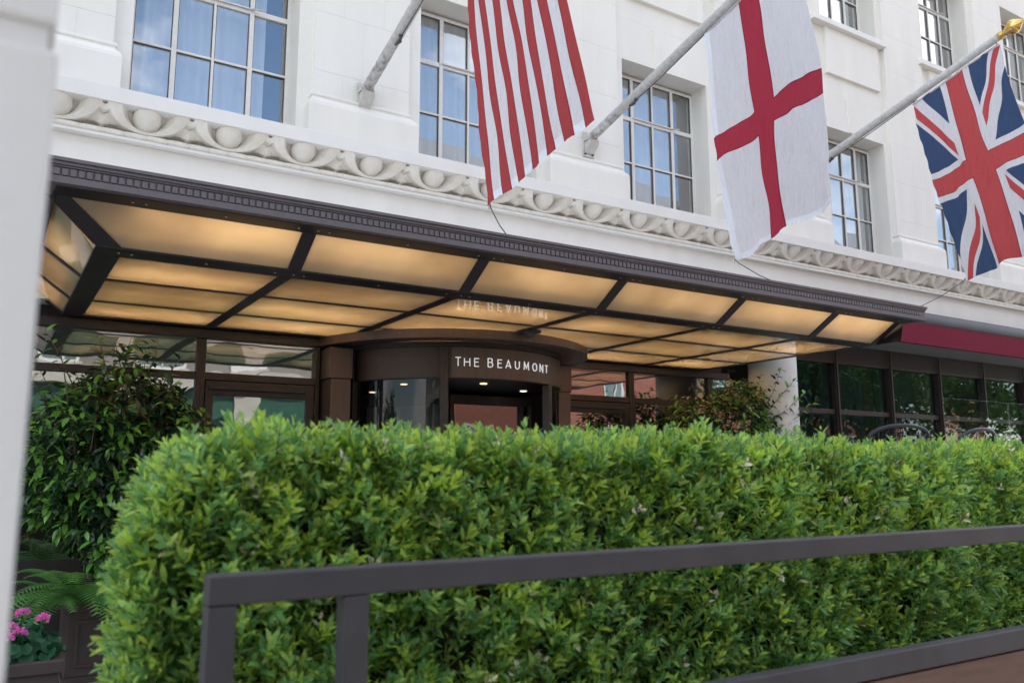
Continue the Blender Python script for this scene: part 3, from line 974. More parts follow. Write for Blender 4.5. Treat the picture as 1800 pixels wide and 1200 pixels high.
for (a, b) in ((-74, -30.4), (32.7, 74)):
    MB().lathe([(1.345, 0.12), (1.345, 2.615)], 24, 0, c3, D(a), D(b)).build('curved_glass', GLASS_CURVE, rv, smooth=True)
    MB().lathe([(1.32, 0.0), (1.37, 0.0), (1.37, 0.12), (1.32, 0.12)], 24, 0, c3, D(a), D(b)).build('bottom_rail', BRONZE, rv)
MB().lathe([(0.0, 2.63), (1.315, 2.63)], 48, 0, c3).build('drum_ceiling', BLACKF, rv)
MB().lathe([(0.0, 0.0), (0.045, 0.0), (0.045, 2.625)], 16, 0, c3).build('shaft', BRONZE, rv, smooth=True)
for k in range(3):
    R_ = Matrix.Rotation(D(120 * k), 3, 'Z')
    def tf(mb):
        mb.v = [tuple(R_ @ Vector(p) + Vector(c3)) for p in mb.v]
        return mb
    f = tf(MB().box(0.05, 0.10, -0.022, 0.022, 0.02, 2.58).box(1.22, 1.28, -0.022, 0.022, 0.02, 2.58).box(0.10, 1.22, -0.022, 0.022, 2.46, 2.58).box(0.10, 1.22, -0.022, 0.022, 0.02, 0.2)).build('wing', BRONZE, rv, bevel=0.004)
    tf(MB().box(0.10, 1.22, -0.004, 0.004, 0.2, 2.46)).build('pane', GLASS_GF, f)
    tf(MB().tube([(1.09, -0.06, 0.8), (1.09, -0.06, 1.95)], 0.016, 10)).build('pull_bar', SILVER, f, smooth=True)
for x, y in ((4.738, 8.222), (5.588, 8.712), (4.044, 9.794), (3.987, 8.739)):
    t = MB().lathe([(0.045, -0.004), (0.062, -0.004), (0.066, 0.0)], 20, 0, (x, y, 2.626)).build('downlight', DARKST, rv, smooth=True)
    MB().lathe([(0.0, -0.002), (0.0445, -0.002)], 20, 0, (x, y, 2.626)).build('bulb', SPOT, t)
# cut metal letters following the drum
STROKES = {
    'T': [[(0, 1), (0.78, 1)], [(0.39, 1), (0.39, 0)]],
    'H': [[(0, 0), (0, 1)], [(0.76, 0), (0.76, 1)], [(0, 0.53), (0.76, 0.53)]],
    'E': [[(0.62, 1), (0, 1), (0, 0), (0.62, 0)], [(0, 0.55), (0.54, 0.55)]],
    'B': [[(0, 0), (0, 1), (0.42, 1), (0.56, 0.95), (0.62, 0.82), (0.62, 0.72), (0.55, 0.60), (0.42, 0.55), (0, 0.55)], [(0.42, 0.55), (0.60, 0.49), (0.70, 0.35), (0.70, 0.22), (0.62, 0.07), (0.45, 0), (0, 0)]],
    'A': [[(0, 0), (0.42, 1), (0.84, 0)], [(0.13, 0.27), (0.71, 0.27)]],
    'U': [[(0, 1), (0, 0.32), (0.06, 0.14), (0.2, 0.02), (0.36, 0), (0.52, 0.02), (0.66, 0.14), (0.72, 0.32), (0.72, 1)]],
    'M': [[(0, 0), (0.07, 1), (0.46, 0.22), (0.85, 1), (0.92, 0)]],
    'O': [[(0.45 + 0.45 * math.cos(a), 0.5 + 0.5 * math.sin(a)) for a in [2 * math.pi * i / 20 for i in range(21)]]],
    'N': [[(0, 0), (0, 1), (0.74, 0), (0.74, 1)]],
}
WID = {'T': 0.78, 'H': 0.76, 'E': 0.62, 'B': 0.70, 'A': 0.84, 'U': 0.72, 'M': 0.92, 'O': 0.90, 'N': 0.74}
LH = 0.084
TXT = [('T', -22.3), ('H', -18.3), ('E', -13.9), ('B', -7.5), ('E', -2.8), ('A', 1.6), ('U', 6.6), ('M', 12.1), ('O', 17.85), ('N', 23.0), ('T', 27.6)]
# the last letters crowd the panel edge: keep the row inside it
TXT = [(c, -22.3 + (a + 22.3) * 0.985) for c, a in TXT]
def ribbon(mb, pts, w_, r0, r1, ang):
    pts = [Vector((x, z)) for x, z in pts]
    n = len(pts)
    closed = (pts[0] - pts[-1]).length < 1e-6
    L, Rr = [], []
    for i in range(n):
        a = pts[i - 1] if i else (pts[-2] if closed else None)
        b = pts[i + 1] if i < n - 1 else (pts[1] if closed else None)
        d1 = (pts[i] - a).normalized() if a is not None else None
        d2 = (b - pts[i]).normalized() if b is not None else None
        d = (d1 + d2).normalized() if d1 is not None and d2 is not None else (d1 or d2)
        nn = Vector((-d.y, d.x))
        k = 1.0
        if d1 is not None and d2 is not None:
            k = 1 / max(0.45, nn.dot(Vector((-d1.y, d1.x))))
        e = Vector((0, 0))
        L.append(pts[i] + nn * w_ / 2 * k)
        Rr.append(pts[i] - nn * w_ / 2 * k)
    def cyl(p, r):
        th = D(ang) + p.x / 1.392
        return (RC[0] + r * math.sin(th), RC[1] - r * math.cos(th), p.y)
    vs = []
    for i in range(n):
        vs += [cyl(L[i], r0), cyl(Rr[i], r0), cyl(Rr[i], r1), cyl(L[i], r1)]
    fs = []
    for i in range(n - 1):
        for k in range(4):
            fs.append((i * 4 + k, i * 4 + (k + 1) % 4, (i + 1) * 4 + (k + 1) % 4, (i + 1) * 4 + k))
    fs += [(0, 1, 2, 3), ((n - 1) * 4 + 3, (n - 1) * 4 + 2, (n - 1) * 4 + 1, (n - 1) * 4)]
    mb.add(vs, fs)
for i, (ch, ang) in enumerate(TXT):
    mb = MB()
    h = LH * (1.08 if i in (0, 3) else 1.0)
    for q, st in enumerate(STROKES[ch]):
        ribbon(mb, [((x - WID[ch] / 2) * LH * 0.92, 2.743 + z * h) for x, z in st], 0.0088, 1.3935, 1.403 - q * 0.0006, ang)
    mb.build('letter', LETTER, sp)

# ------------------------------------------------------------------ awning on the right
aw = thing('awning', 'rolled burgundy awning with grey cassette over the restaurant windows', 'awning', (15, 8.3, 3.7))
cs = MB()
prof = []
for k in range(13):
    a = math.pi * (0.5 + k / 12)
    prof.append((8.26 + 0.16 * math.cos(a), 4.17 + 0.16 * math.sin(a)))
vs = []
for x in (10.6, 24.0):
    vs += [(x, 8.58, 4.33)] + [(x, y, z) for y, z in prof] + [(x, 8.58, 4.01)]
k = len(prof) + 2
fs = [(i, k + i, k + (i + 1) % k, (i + 1) % k) for i in range(k)] + [tuple(range(k)), tuple(range(2 * k - 1, k - 1, -1))]
cs.add(vs, fs)
cs.build('cassette', CASS, aw, smooth=False, merge=True)
vl = MB()
nx = 60
for i in range(nx):
    xa, xb_ = 10.6 + 13.4 * i / nx, 10.6 + 13.4 * (i + 1) / nx
    fx = lambda x: 0.006 * math.sin(x * 2.1) + 0.003 * math.sin(x * 7.3)
    for (z0, z1) in ((3.715, 4.045),):
        o0 = fx(xa) * (4.05 - z0) * 3
        o1 = fx(xb_) * (4.05 - z0) * 3
        p0 = fx(xa) * (4.05 - z1) * 3
        p1 = fx(xb_) * (4.05 - z1) * 3
        vl.add([(xa, 7.98 + o0, z0), (xb_, 7.98 + o1, z0), (xb_, 8.0 + p1, z1), (xa, 8.0 + p0, z1)], [(0, 1, 2, 3)])
vo = vl.build('valance', AWNRED, aw, smooth=True, merge=True)
MB().box(10.6, 24.0, 7.955, 8.012, 3.694, 3.713).build('front_bar', AWNRED, aw, bevel=0.006)
MB().hexa([(10.6, 8.0, 4.046), (24, 8.0, 4.046), (24, 8.2, 4.02), (10.6, 8.2, 4.02), (10.6, 8.0, 4.055), (24, 8.0, 4.055), (24, 8.2, 4.035), (10.6, 8.2, 4.035)]).build('canvas_roll', AWNRED, aw)

# ------------------------------------------------------------------ flagpoles and flags
POLES = [(3.355, 5.925, 0.30, 'grey white flagpole angled off the wall between the two left windows', 'left flagpole'),
         (6.566, 6.045, 0.262, 'grey white flagpole angled off the wall behind the striped flag and crossing the third window', 'middle flagpole'),
         (10.35, 6.035, 0.274, 'grey white flagpole with gilt finial carrying the blue cross flag', 'right flagpole')]
def pz(i, y):
    return POLES[i][1] + POLES[i][2] * (8.6 - y)
for i, (x, zb0, sl, lab, _) in enumerate(POLES):
    t = thing('flagpole', lab, 'flagpole', (x, 8.6, zb0), 'flagpoles on the hotel front')
    P = lambda y, dz=0.0, dx=0.0: (x + dx, y, pz(i, y) + dz)
    MB().tube([P(8.44), P(7.6), P(6.4), P(5.05)], [0.06, 0.058, 0.054, 0.046], 20).build('pole', POLE, t, smooth=True)
    MB().tube([P(8.46), P(8.40), P(7.92)], [0.0612, 0.0612, 0.0598], 20).build('scuffed_sleeve', POLESC, t, smooth=True)
    z0 = zb0
    br = MB().box(x - 0.095, x + 0.095, 8.578, 8.599, z0 - 0.23, z0 - 0.15).box(x - 0.085, x + 0.085, 8.575, 8.599, z0 - 0.149, z0 + 0.12)
    br.hexa([(x - 0.075, 8.46, z0 - 0.10), (x + 0.075, 8.46, z0 - 0.10), (x + 0.075, 8.574, z0 - 0.19), (x - 0.075, 8.574, z0 - 0.19),
             (x - 0.075, 8.44, z0 - 0.025), (x + 0.075, 8.44, z0 - 0.025), (x + 0.075, 8.574, z0 - 0.04), (x - 0.075, 8.574, z0 - 0.04)])
    for sx in (-1, 1):
        br.hexa([(x + sx * 0.078 - 0.006, 8.47, z0 - 0.02), (x + sx * 0.078 + 0.006, 8.47, z0 - 0.02), (x + sx * 0.078 + 0.006, 8.574, z0 - 0.02), (x + sx * 0.078 - 0.006, 8.574, z0 - 0.02),
                 (x + sx * 0.078 - 0.006, 8.50, z0 + 0.09), (x + sx * 0.078 + 0.006, 8.50, z0 + 0.09), (x + sx * 0.078 + 0.006, 8.574, z0 + 0.11), (x + sx * 0.078 - 0.006, 8.574, z0 + 0.11)])
    b = br.build('bracket', STEEL, t, bevel=0.006)
    for sx in (-0.06, 0.06):
        for zz in (-0.19, 0.09):
            MB().tube([(x + sx, 8.578 if zz < 0 else 8.575, z0 + zz), (x + sx, 8.563, z0 + zz)], 0.015, 8).build('bolt', DARKST, b)
    cl = MB().tube([P(7.72, -0.065), P(7.66, -0.09), P(7.56, -0.08)], 0.014, 6)
    cl.tube([P(7.70, -0.05, 0.03), P(7.64, -0.085, 0.025), P(7.58, -0.06, -0.02)], 0.010, 6)
    cl.build('cleat', DARKST, t)
    MB().tube([P(7.6, -0.075), P(7.1, -0.088), P(6.2, -0.075)], 0.0055, 6).build('halyard', CORDM, t)
    fin = [(0.0, -0.03), (0.048, -0.03), (0.052, -0.005), (0.046, 0.02), (0.040, 0.05), (0.062, 0.085), (0.088, 0.13), (0.094, 0.165), (0.080, 0.20), (0.050, 0.235), (0.02, 0.268), (0.0, 0.285)]
    g = MB().lathe(fin, 20).build('finial', GOLD, t, smooth=True)
    g.location = P(5.04)
    g.rotation_euler = (math.atan2(1, sl), 0, 0)

def flag(kind, X, corners, name, label, cord, wave, seed, crease=1.0, sag=0.0):
    bm = bmesh.new()
    Hh, Ff = 30.0, 60.0
    vs = [bm.verts.new(p) for p in ((0, 0, 0), (Ff, 0, 0), (Ff, Hh, 0), (0, Hh, 0))]
    bm.faces.new(vs)
    def cut(px, py, nx_, ny_):
        bmesh.ops.bisect_plane(bm, geom=bm.verts[:] + bm.edges[:] + bm.faces[:], plane_co=(px, py, 0), plane_no=(nx_, ny_, 0), dist=1e-4)
    if kind == 'stripes':
        for k in range(1, 13):
            cut(0, Hh * k / 13, 0, 1)
            cut(0, Hh * k / 13 + (0.2 if k % 2 == 0 else -0.2), 0, 1)
        cut(Ff * 0.4, 0, 1, 0)
        cut(Ff * 0.975, 0, 1, 0)
        ms = [F_WHITE, F_RED, F_NAVY, F_RED_S, F_HEM]
        def cls(x, y):
            if y > Hh * 6 / 13 and x < Ff * 0.4:
                return 2
            q13 = y / (Hh / 13)
            if int(q13) % 2 == 0:
                return 3 if (q13 % 1 < 0.087 and q13 > 1) or (q13 % 1 > 0.913 and q13 < 12) else 1
            return 4 if x > Ff * 0.975 else 0
    elif kind == 'cross':
        for y in (12, 18):
            cut(0, y, 0, 1)
        for y in (12.25, 17.75, 1.6):
            cut(0, y, 0, 1)
        for x in (27, 33, 27.25, 32.75, 58.6):
            cut(x, 0, 1, 0)
        ms = [F_WHITE, F_CRIM, F_CRIM_S, F_HEM]
        def cls(x, y):
            if 12.25 < y < 17.75 or 27.25 < x < 32.75:
                return 1
            if 12 < y < 18 or 27 < x < 33:
                return 2
            return 3 if (y < 1.6 or x > 58.6) else 0
    else:
        for y in (10, 12, 18, 20, 12.25, 17.75):
            cut(0, y, 0, 1)
        for x in (25, 27, 33, 35, 27.25, 32.75):
            cut(x, 0, 1, 0)
        q = math.sqrt(5)
        for sgn in (1, -1):
            nv = (1 / q, -2 / q * sgn)
            for d_ in (-3, -2, 0, 2, 3):
                cut(30 + nv[0] * d_, 15 + nv[1] * d_, nv[0], nv[1])
        ms = [F_WHITE, F_CORAL, F_NAVY, F_CORAL_S]
        def cls(x, y):
            dx, dy = x - 30, y - 15
            if abs(dy) < 2.75 or abs(dx) < 2.75:
                return 1
            if abs(dy) < 3 or abs(dx) < 3:
                return 3
            if abs(dy) < 5 or abs(dx) < 5:
                return 0
            e = (2 * (1 if dx > 0 else -1) * dy - (1 if dy > 0 else -1) * dx) / q
            if 0 < e < 2:
                return 1
            if -3 < e < 3:
                return 0
            return 2
    for k in range(1, 48):
        cut(Ff * k / 48, 0, 1, 0)
    for k in range(1, 30):
        cut(0, Hh * k / 30, 0, 1)
    bm.faces.ensure_lookup_table()
    for f in bm.faces:
        c = f.calc_center_median()
        f.material_index = cls(c.x, c.y)
        f.smooth = True
    tl, tr, bl, br_ = [Vector((0, *c)) for c in corners]
    r = random.Random(seed)
    ph = [r.uniform(0, 6.28) for _ in range(6)]
    def drape(s, u):                              # s down the fly, u along the pole
        p = (tl * (1 - u) + tr * u) * (1 - s) + (bl * (1 - u) + br_ * u) * s
        edge = s * (1 - s)
        p.z -= sag * edge
        p.y += 0.10 * wave * edge * math.sin(3.4 * s + ph[0]) * (0.4 + u)
        lean = u * 9.0 + 1.4 * s
        p.x = X + wave * s * (0.055 * math.sin(lean + ph[1]) + 0.042 * math.sin(u * 17 - 4.5 * s + ph[2])) + wave * 0.016 * math.sin(7 * s + 11 * u + ph[3]) * (0.3 + s) \
            + crease * (0.010 * math.sin(27 * u - 15 * s + ph[4]) + 0.006 * math.sin(49 * u + 9 * s + ph[5]) + 0.008 * math.sin(13 * u + 21 * s + ph[0])) * (0.35 + 0.65 * math.sin(5 * s + 3 * u + ph[5]) ** 2) + 0.10 * wave * math.sin(math.pi * s) * (u - 0.5)
        if s < 0.02 or s > 0.985:
            p.x += 0.003 * math.sin(90 * u)
        if u < 0.03:
            p.y += 0.006 * math.sin(70 * s)
        return p
    for v in bm.verts:
        v.co = drape(v.co.x / Ff, v.co.y / Hh)
    me = bpy.data.meshes.new(name)
    bm.to_mesh(me)
    bm.free()
    for m in ms:
        me.materials.append(m)
    o = link(name, me)
    tag(o, label, 'flag', 'flags over the entrance')
    if kind == 'stripes':
        st = MB()
        for row in range(9):
            for colm in range(6 if row % 2 == 0 else 5):
                cs_, cu = 0.4 * ((colm + (0.5 if row % 2 == 0 else 1.0)) / 6), 6 / 13 + (7 / 13) * (row + 1) / 10
                for off in (-0.003, 0.003):
                    ring = []
                    for k in range(10):
                        rr = 0.0165 * (1 if k % 2 == 0 else 0.42)
                        a = 2 * math.pi * k / 10
                        q_ = drape(cs_ + rr * math.cos(a), cu + rr * 2 * math.sin(a))
                        ring.append((q_.x + off, q_.y, q_.z))
                    st.add(ring, [tuple(range(10))])
        st.build('star', F_WHITE, o)
    # sleeve along the pole with lashings, stitched hems, tether at the free corner
    edge = []
    for k in range(25):
        u = k / 24
        p = tl * (1 - u) + tr * u
        edge.append((X, p.y, p.z + 0.004))
    MB().tube(edge, 0.012, 8).build('hoist_rope', F_WHITE, o, smooth=True)
    for u in (0.02, 0.98):
        p = tl * (1 - u) + tr * u
        MB().tube([(X, p.y, p.z), (X, p.y + 0.02, p.z + 0.09)], 0.006, 6).build('toggle', CORDM, o)
    pb = Vector((X + 0.0, bl.y, bl.z))
    end = Vector(cord)
    mid = (pb * 0.45 + end * 0.55) - Vector((0, 0, 0.02))
    MB().tube([pb + Vector((0, -0.005, 0.02)), pb + (end - pb) * 0.12, mid, end], 0.0045, 6).build('tether', CORDM, o)
    MB().tube([pb + Vector((0, 0, 0.03)), pb + Vector((0, 0.0, -0.03))], 0.012, 8).build('swivel_clip', STEEL, o)
    return o
flag('stripes', 3.355, [(6.27, pz(0, 6.27) - 0.09), (5.15, pz(0, 5.15) - 0.09), (5.738, 3.788), (4.332, 4.01)], 'striped_flag',
     'faded red and white striped flag hanging from the left flagpole', (3.36, 5.45, 3.452), 0.16, 3, 0.8)
flag('cross', 6.566, [(6.37, pz(1, 6.37) - 0.09), (5.10, pz(1, 5.10) - 0.09), (6.093, 3.837), (4.817, 4.12)], 'red_cross_flag',
     'white flag with a crimson cross hanging from the middle flagpole', (6.55, 5.47, 3.452), 0.95, 5, 1.5, 0.34)
flag('union', 10.35, [(6.266, pz(2, 6.266) - 0.11), (5.08, pz(2, 5.08) - 0.09), (5.762, 4.017), (4.60, 4.27)], 'blue_cross_flag',
     'blue flag with red and white crosses hanging from the right flagpole', (8.80, 5.47, 3.452), 1.25, 8, 1.7)

# ------------------------------------------------------------------ foreground pier and railing
pr_ = thing('white_pier', 'smooth white rendered pier standing close at the left edge of the view', 'pier', (-0.35, 1.0, 0))
MB().box(-0.62, 0.0205, 0.70, 1.25, 1.945, 4.2).build('upper_block', PIERM, pr_, bevel=0.004)
MB().box(-0.62, 0.0235, 0.70, 1.25, 0.0, 1.925).build('lower_block', PIERM, pr_, bevel=0.004)
MB().box(-0.615, 0.0150, 0.705, 1.245, 1.9255, 1.9445).build('joint', PIERM, pr_)

rail = thing('railing', 'dark grey square tube railing with brown boards in front of the hedge', 'railing', (2.4, 1.57, 0))
MB().box(0.347, 4.9, 1.550, 1.598, 1.376, 1.428).build('top_rail', RAILM, rail, bevel=0.004)
for x in (0.347, 0.595, 4.3):
    MB().box(x, x + 0.05, 1.551, 1.597, 0.0, 1.3755).build('post', RAILM, rail, bevel=0.004)
MB().box(0.6455, 4.299, 1.552, 1.596, 1.035, 1.098).build('lower_rail', RAILM, rail, bevel=0.004)
for k in range(6):
    MB().box(1.2, 4.298, 1.562, 1.586, 0.12 + 0.152 * k, 0.12 + 0.152 * k + 0.148).build('board', PLANK, rail, bevel=0.004)

# ------------------------------------------------------------------ leaves
def leaf_local(L, W, fold=0.35, droop=0.12):
    # 8 verts: base, L1 C1 R1, L2 C2 R2, tip ; leaf points along +Y, normal +Z
    p = []
    for t, w in ((0.0, 0.0), (0.33, 0.92), (0.68, 0.80), (1.0, 0.0)):
        z = -droop * L * t * t
        if w == 0:
            p.append((0, L * t, z))
        else:
            p += [(-W / 2 * w, L * t, z + fold * W * 0.5 * w), (0, L * t, z), (W / 2 * w, L * t, z + fold * W * 0.5 * w)]
    tris = [(0, 2, 1), (0, 3, 2), (1, 2, 5), (1, 5, 4), (2, 3, 6), (2, 6, 5), (4, 5, 7), (5, 6, 7)]
    return np.array(p), np.array(tris)

def basis(d, up):
    d = d / np.linalg.norm(d)
    x = np.cross(d, up)
    n = np.linalg.norm(x)
    x = np.array([1.0, 0, 0]) if n < 1e-6 else x / n
    z = np.cross(x, d)
    return np.stack([x, d, z], axis=1)       # columns: local x, y, z

def make_sprig(rng, length, pairs, L, W, yellow):
    V, T, Mi = [], [], []
    o = 0
    lean = rng.normal(0, 0.12, 2)
    for i in range(pairs):
        t = (i + 0.6) / pairs
        pos = np.array([lean[0] * t * t * length, length * t, lean[1] * t * t * length])
        rot = (math.pi / 2) * (i % 2) + rng.normal(0, 0.25)
        s = (0.72 + 0.5 * math.sin(math.pi * min(1, t * 0.9 + 0.1))) * (0.6 if i == pairs - 1 else 1)
        for sd_ in (0, math.pi):
            a = rot + sd_
            spread = 1.05 - 0.65 * t + rng.normal(0, 0.12)
            d = np.array([math.cos(a) * math.sin(spread), math.cos(spread), math.sin(a) * math.sin(spread)])
            up = np.array([-math.cos(a) * math.cos(spread), math.sin(spread), -math.sin(a) * math.cos(spread)])
            lv, lt = leaf_local(L * s * rng.uniform(0.85, 1.15), W * s * rng.uniform(0.85, 1.15), rng.uniform(0.15, 0.5), rng.uniform(0.0, 0.3))
            B = basis(d, up)
            V.append(lv @ B.T + pos)
            T.append(lt + o)
            o += len(lv)
            r = rng.random()
            if yellow and t > 0.4:
                mi = 2 if r < 0.75 else 1
            else:
                mi = 0 if r < 0.45 else (1 if r < 0.93 else 2)
            Mi += [mi] * len(lt)
    # stem: thin three-sided
    st = np.array([[0.0018 * math.cos(k * 2.094), y, 0.0018 * math.sin(k * 2.094)] for y in (0, length) for k in range(3)])
    st[3:] *= np.array([0.4, 1, 0.4])
    tt = []
    for k in range(3):
        j = (k + 1) % 3
        tt += [(k, j, 3 + j), (k, 3 + j, 3 + k)]
    V.append(st)
    T.append(np.array(tt) + o)
    Mi += [3] * 6
    return np.concatenate(V), np.concatenate(T), np.array(Mi)

def np_mesh(name, V, T, Mi, mats, smooth=True):
    me = bpy.data.meshes.new(name)
    me.vertices.add(len(V))
    me.vertices.foreach_set('co', np.ascontiguousarray(V, dtype=np.float32).ravel())
    me.loops.add(len(T) * 3)
    me.loops.foreach_set('vertex_index', np.ascontiguousarray(T, dtype=np.int32).ravel())
    me.polygons.add(len(T))
    me.polygons.foreach_set('loop_start', np.arange(0, len(T) * 3, 3, dtype=np.int32))
    me.polygons.foreach_set('material_index', np.ascontiguousarray(Mi, dtype=np.int32))
    me.polygons.foreach_set('use_smooth', np.full(len(T), smooth))
    for m in mats:
        me.materials.append(m)
    me.update(calc_edges=True)
    return me

def scatter(name, protos, place, mats, parent, kind=None):     # place: list of (proto index, 3x3 matrix, position)
    Vs, Ts, Ms = [], [], []
    o = 0
    for pi, B, pos in place:
        V, T, Mi = protos[pi]
        Vs.append(V @ B.T + pos)
        Ts.append(T + o)
        Ms.append(Mi)
        o += len(V)
    me = np_mesh(name, np.concatenate(Vs), np.concatenate(Ts), np.concatenate(Ms), mats)
    ob = link(name, me, parent)
    if kind:
        ob['kind'] = kind
    return ob

# hedge ------------------------------------------------------------------------
HX0, HX1, HY0, HY1, HZ = 0.365, 5.4, 2.02, 2.68, 1.668
hedge = thing('hedge', 'clipped box leaved green hedge with pale new shoots behind the railing', 'hedge', (2.8, 2.35, 0))
MB().box(HX0 + 0.10, HX1 - 0.05, HY0 + 0.09, HY1 - 0.08, 0.0, HZ - 0.10).build('twig_core', CORE, hedge)
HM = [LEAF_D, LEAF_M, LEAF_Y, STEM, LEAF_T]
protos = []
for k in range(14):
    yel = k % 3 == 0
    protos.append(make_sprig(RNG, RNG.uniform(0.085, 0.125), int(RNG.integers(6, 9)), RNG.uniform(0.030, 0.040), RNG.uniform(0.0105, 0.0135), yel))
dead = []
for k in range(3):
    V, T, Mi = make_sprig(RNG, 0.045, 2, 0.034, 0.017, False)
    dead.append((V, T, np.where(Mi < 3, 4, Mi)))
protos += dead
def wob(a, b):
    return 0.04 * math.sin(2.3 * a + 1.0) * math.sin(3.1 * b + 0.4) + 0.028 * math.sin(6.7 * a + 2.0 * b) + 0.02 * math.sin(13.1 * a - 9 * b) + 0.016 * math.sin(23 * a + 3.0) * math.sin(19 * b)
place = []
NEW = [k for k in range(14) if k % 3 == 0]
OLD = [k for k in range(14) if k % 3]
def pick(z):                                  # fresh growth favours the top; leaf colour also stands in for shade below
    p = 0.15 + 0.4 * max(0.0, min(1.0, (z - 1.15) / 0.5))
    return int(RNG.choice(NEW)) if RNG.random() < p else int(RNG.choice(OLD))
def sprig_at(pos, nrm, k=None, scale=1.0):
    d = np.array(nrm) * RNG.uniform(0.2, 0.65) + np.array([0, 0, 1.0]) * RNG.uniform(0.45, 1.1) + RNG.normal(0, 0.30, 3)
    B = basis(d, RNG.normal(0, 1, 3)) * scale * RNG.uniform(0.8, 1.2)
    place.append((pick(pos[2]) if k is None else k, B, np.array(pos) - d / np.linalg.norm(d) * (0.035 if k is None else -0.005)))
for i in range(7600):                         # front face
    x = RNG.uniform(HX0, HX1)
    z = HZ - 0.02 - (RNG.random() ** 1.2) * 1.1
    corner = max(0, 0.22 - (x - HX0)) ** 2 * 2.4 + max(0, z - (HZ - 0.16)) ** 2 * 2.5
    y = HY0 + wob(x, z) + corner + abs(RNG.normal(0, 0.024))
    sprig_at((x, y, z), (0, -1, 0), 14 + int(RNG.integers(0, 3)) if RNG.random() < 0.04 else None)
for i in range(3000):                         # top
    x, y = RNG.uniform(HX0, HX1), RNG.uniform(HY0, HY1)
    drop = max(0, 0.25 - (x - HX0)) ** 2 * 2.0
    z = HZ - drop + 0.5 * wob(x * 1.4, y * 2) - abs(RNG.normal(0, 0.03))
    sprig_at((x, y, z), (0, -0.15, 0.8), 14 if RNG.random() < 0.03 else None)
for i in range(1500):                         # left end
    y, z = RNG.uniform(HY0, HY1), HZ - 0.03 - RNG.random() * 1.25
    x = HX0 + 0.8 * wob(y * 1.5, z) + max(0, z - (HZ - 0.3)) ** 2 * 1.6 + abs(RNG.normal(0, 0.03))
    sprig_at((x, y, z), (-1, -0.2, 0))
for i in range(700):                          # back
    sprig_at((RNG.uniform(HX0, HX1), HY1 - abs(RNG.normal(0, 0.03)), HZ - RNG.random() * 1.2), (0, 1, 0))
for i in range(60):                           # long shoots that stand proud of the clipping line
    x, y = RNG.uniform(HX0 + 0.15, 4.2), HY0 + RNG.uniform(0.0, 0.3)
    d = np.array([RNG.normal(0, 0.2), RNG.normal(-0.1, 0.2), 1.0])
    k = int(RNG.integers(0, 14))
    place.append((k, basis(d, RNG.normal(0, 1, 3)) * RNG.uniform(0.9, 1.3), np.array((x, y, HZ - 0.07))))
for i in range(30):                           # stray shoots on the left end
    z = RNG.uniform(0.95, HZ - 0.1)
    d = np.array([-0.7, RNG.normal(-0.2, 0.3), RNG.uniform(0.2, 0.9)])
    place.append((int(RNG.integers(0, 14)), basis(d, RNG.normal(0, 1, 3)) * RNG.uniform(0.9, 1.3), np.array((HX0 + 0.02 + max(0, z - (HZ - 0.3)) ** 2 * 1.6, RNG.uniform(HY0, HY0 + 0.4), z))))
# the sprigs that show largest become single parts, the rest one mass
C0 = np.array(CAM)
def showing(pl):
    p = pl[2]
    v = np.linalg.norm(p - C0)
    front = p[1] < HY0 + 0.12 or p[0] < HX0 + 0.1
    return v if front and p[2] > 0.95 else 99
order = sorted(range(len(place)), key=lambda i: showing(place[i]))
single = set(order[:295])
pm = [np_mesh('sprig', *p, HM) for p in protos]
for i in order[:295]:
    k, B, pos = place[i]
    o = link('sprig', pm[k], hedge)
    m4 = Matrix([[*B[0], pos[0]], [*B[1], pos[1]], [*B[2], pos[2]], [0, 0, 0, 1]])
    o.matrix_basis = m4
scatter('foliage', protos, [place[i] for i in range(len(place)) if i not in single], HM, hedge, 'stuff')

